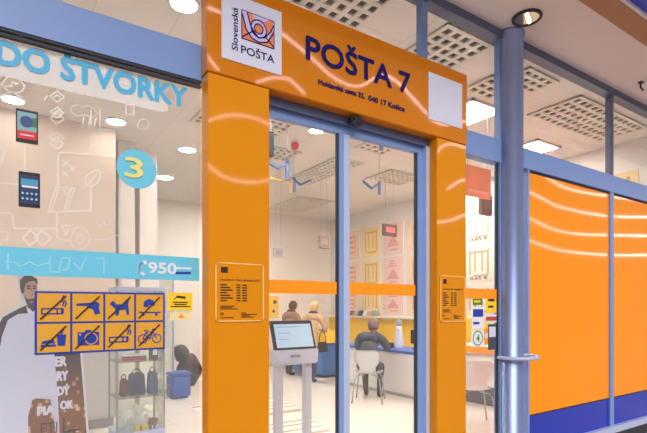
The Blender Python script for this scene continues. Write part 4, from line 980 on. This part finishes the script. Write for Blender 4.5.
stander((5.06, 8.0, 0), math.radians(38), 'standing person in a beige coat with fair hair at the blue counter', mat('coat_beige', (208, 174, 134), .8, bump=.3, nscale=20), mat('legs_dark', (60, 58, 68), .8), mat('hair_fair', (214, 182, 122), .8), .14, .96)
stander((5.20, 9.1, 0), math.radians(20), 'person in a brown coat half hidden behind the touchscreen kiosk', mat('coat_brown', (164, 122, 96), .8), mat('legs_brown', (70, 62, 60), .8), mat('hair_brown', (96, 64, 48), .8), .06, .98)

p = at(322.5, 352, 7.78)
t = thing('handbag', 'black handbag hanging at the side of the person in the beige coat', 'handbag', (p.x, p.y, p.z))
bm = bmesh.new(); hull8(bm, [(p.x - .11, p.y - .05, p.z), (p.x + .11, p.y - .05, p.z), (p.x + .11, p.y + .05, p.z), (p.x - .11, p.y + .05, p.z)], [(p.x - .09, p.y - .03, p.z + .2), (p.x + .09, p.y - .03, p.z + .2), (p.x + .09, p.y + .03, p.z + .2), (p.x - .09, p.y + .03, p.z + .2)]); obj('bag', bevel(bm, .015, 2), M['black'], t)
bm = bmesh.new(); tube(bm, [(p.x + .08 * math.cos(a), p.y, p.z + .19 + .22 * math.sin(a)) for a in [PI * k / 12 for k in range(13)]], .009, 6); obj('strap', bm, M['black'], t)

# ================================================================== STREET SIDE NEON (seen mirrored in the gloss)
NZ = 4.6
def neon(px, Yp, lab, r=1.0):
    pts = []; rr = []
    for x, y in px:
        p = az(x, y, NZ); pts.append(Vector((p.x, 2 * Yp - p.y, NZ)))
    c = catmull(pts, 6); d = [math.sqrt(v.x ** 2 + (2 * Yp - v.y) ** 2) for v in c]
    bm = bmesh.new(); tube(bm, c, [max(.016, .0019 * q * r) for q in d], 8)
    tag(obj('neon_tube', bm, M['neon'], None, True), lab, 'light', 'wavy neon tubes over the street side')
neon([(203, 6), (221, 13), (250, 22), (281, 34), (290, 40.5), (310, 57), (331, 76), (349, 85.5), (362, 85.5), (375, 78), (386, 76), (399, 84), (413, 99), (424, 111), (435, 122), (449, 125), (466, 121)], PF, 'long wavy neon tube mirrored across the orange header', 1.0)
neon([(256, 83), (270, 78.5), (281, 78), (291, 81), (304, 94)], PF, 'short arched neon tube mirrored low on the header', 1.3)
neon([(205, 54), (210, 60), (218, 70)], PF, 'short straight neon tube mirrored at the header left end', 1.0)
neon([(205, 122), (220, 117), (235, 115), (255, 118), (272, 126)], PF, 'curved neon tube mirrored high on the left post', 1.1)
neon([(205, 162), (212, 168), (225, 177), (245, 182), (262, 181), (272, 178)], PF, 'curved neon tube mirrored lower on the left post', 1.1)
neon([(434, 156), (442, 147), (450, 144), (468, 148)], PF, 'arched neon tube mirrored high on the right post')
neon([(434, 222), (449, 221), (468, 213)], PF, 'curved neon tube mirrored lower on the right post')
neon([(448, 189), (455, 184), (463, 180), (470, 182)], PF, 'short neon tube mirrored on the right post')
neon([(540, 172), (547, 177), (569, 189), (607, 196), (650, 201)], F - .012, 'topmost neon tube mirrored in the orange panels', .8)
neon([(525, 190), (545, 200), (563, 208), (607, 216), (650, 217)], F - .012, 'second neon tube mirrored in the orange panels', .8)
neon([(525, 216), (555, 230), (578, 234), (607, 235), (650, 236)], F - .012, 'third neon tube mirrored in the orange panels', .8)
neon([(525, 239), (545, 246), (563, 251), (607, 255), (650, 255)], F - .012, 'lowest neon tube mirrored in the orange panels', .8)

# ================================================================== LIGHT, WORLD, CAMERA
w = bpy.data.worlds.new('World'); SC.world = w; w.use_nodes = True
bg = w.node_tree.nodes['Background']; bg.inputs[0].default_value = (.92, .93, 1.0, 1); bg.inputs[1].default_value = .38
su = bpy.data.lights.new('facade_fill_sun', 'SUN'); su.energy = 2.6; su.angle = math.radians(40); su.color = (1, .96, .92)  # broad sun added from behind the camera to light the facade
so = bpy.data.objects.new('facade_fill_sun', su); COL.objects.link(so); so.location = (0, -4, 6)
so.rotation_euler = Vector((.35, 1, -.75)).to_track_quat('-Z', 'Y').to_euler()
cd = bpy.data.cameras.new('camera'); co = bpy.data.objects.new('camera', cd); COL.objects.link(co)
co.location = (0, 0, EYE); co.rotation_euler = (PI / 2, 0, -TH)
cd.sensor_fit = 'HORIZONTAL'; cd.sensor_width = 36; cd.lens = 36 * FPX / 647; cd.shift_y = (HZ - 216.5) / 647; cd.clip_start = .05; cd.clip_end = 200
SC.camera = co
SC.view_settings.view_transform = 'Standard'; SC.view_settings.look = 'None'; SC.view_settings.exposure = 0
SC.cycles.use_denoising = True; SC.cycles.max_bounces = 10; SC.cycles.transparent_max_bounces = 24; SC.cycles.diffuse_bounces = 4; SC.cycles.glossy_bounces = 4
SC.cycles.caustics_reflective = False; SC.cycles.caustics_refractive = False
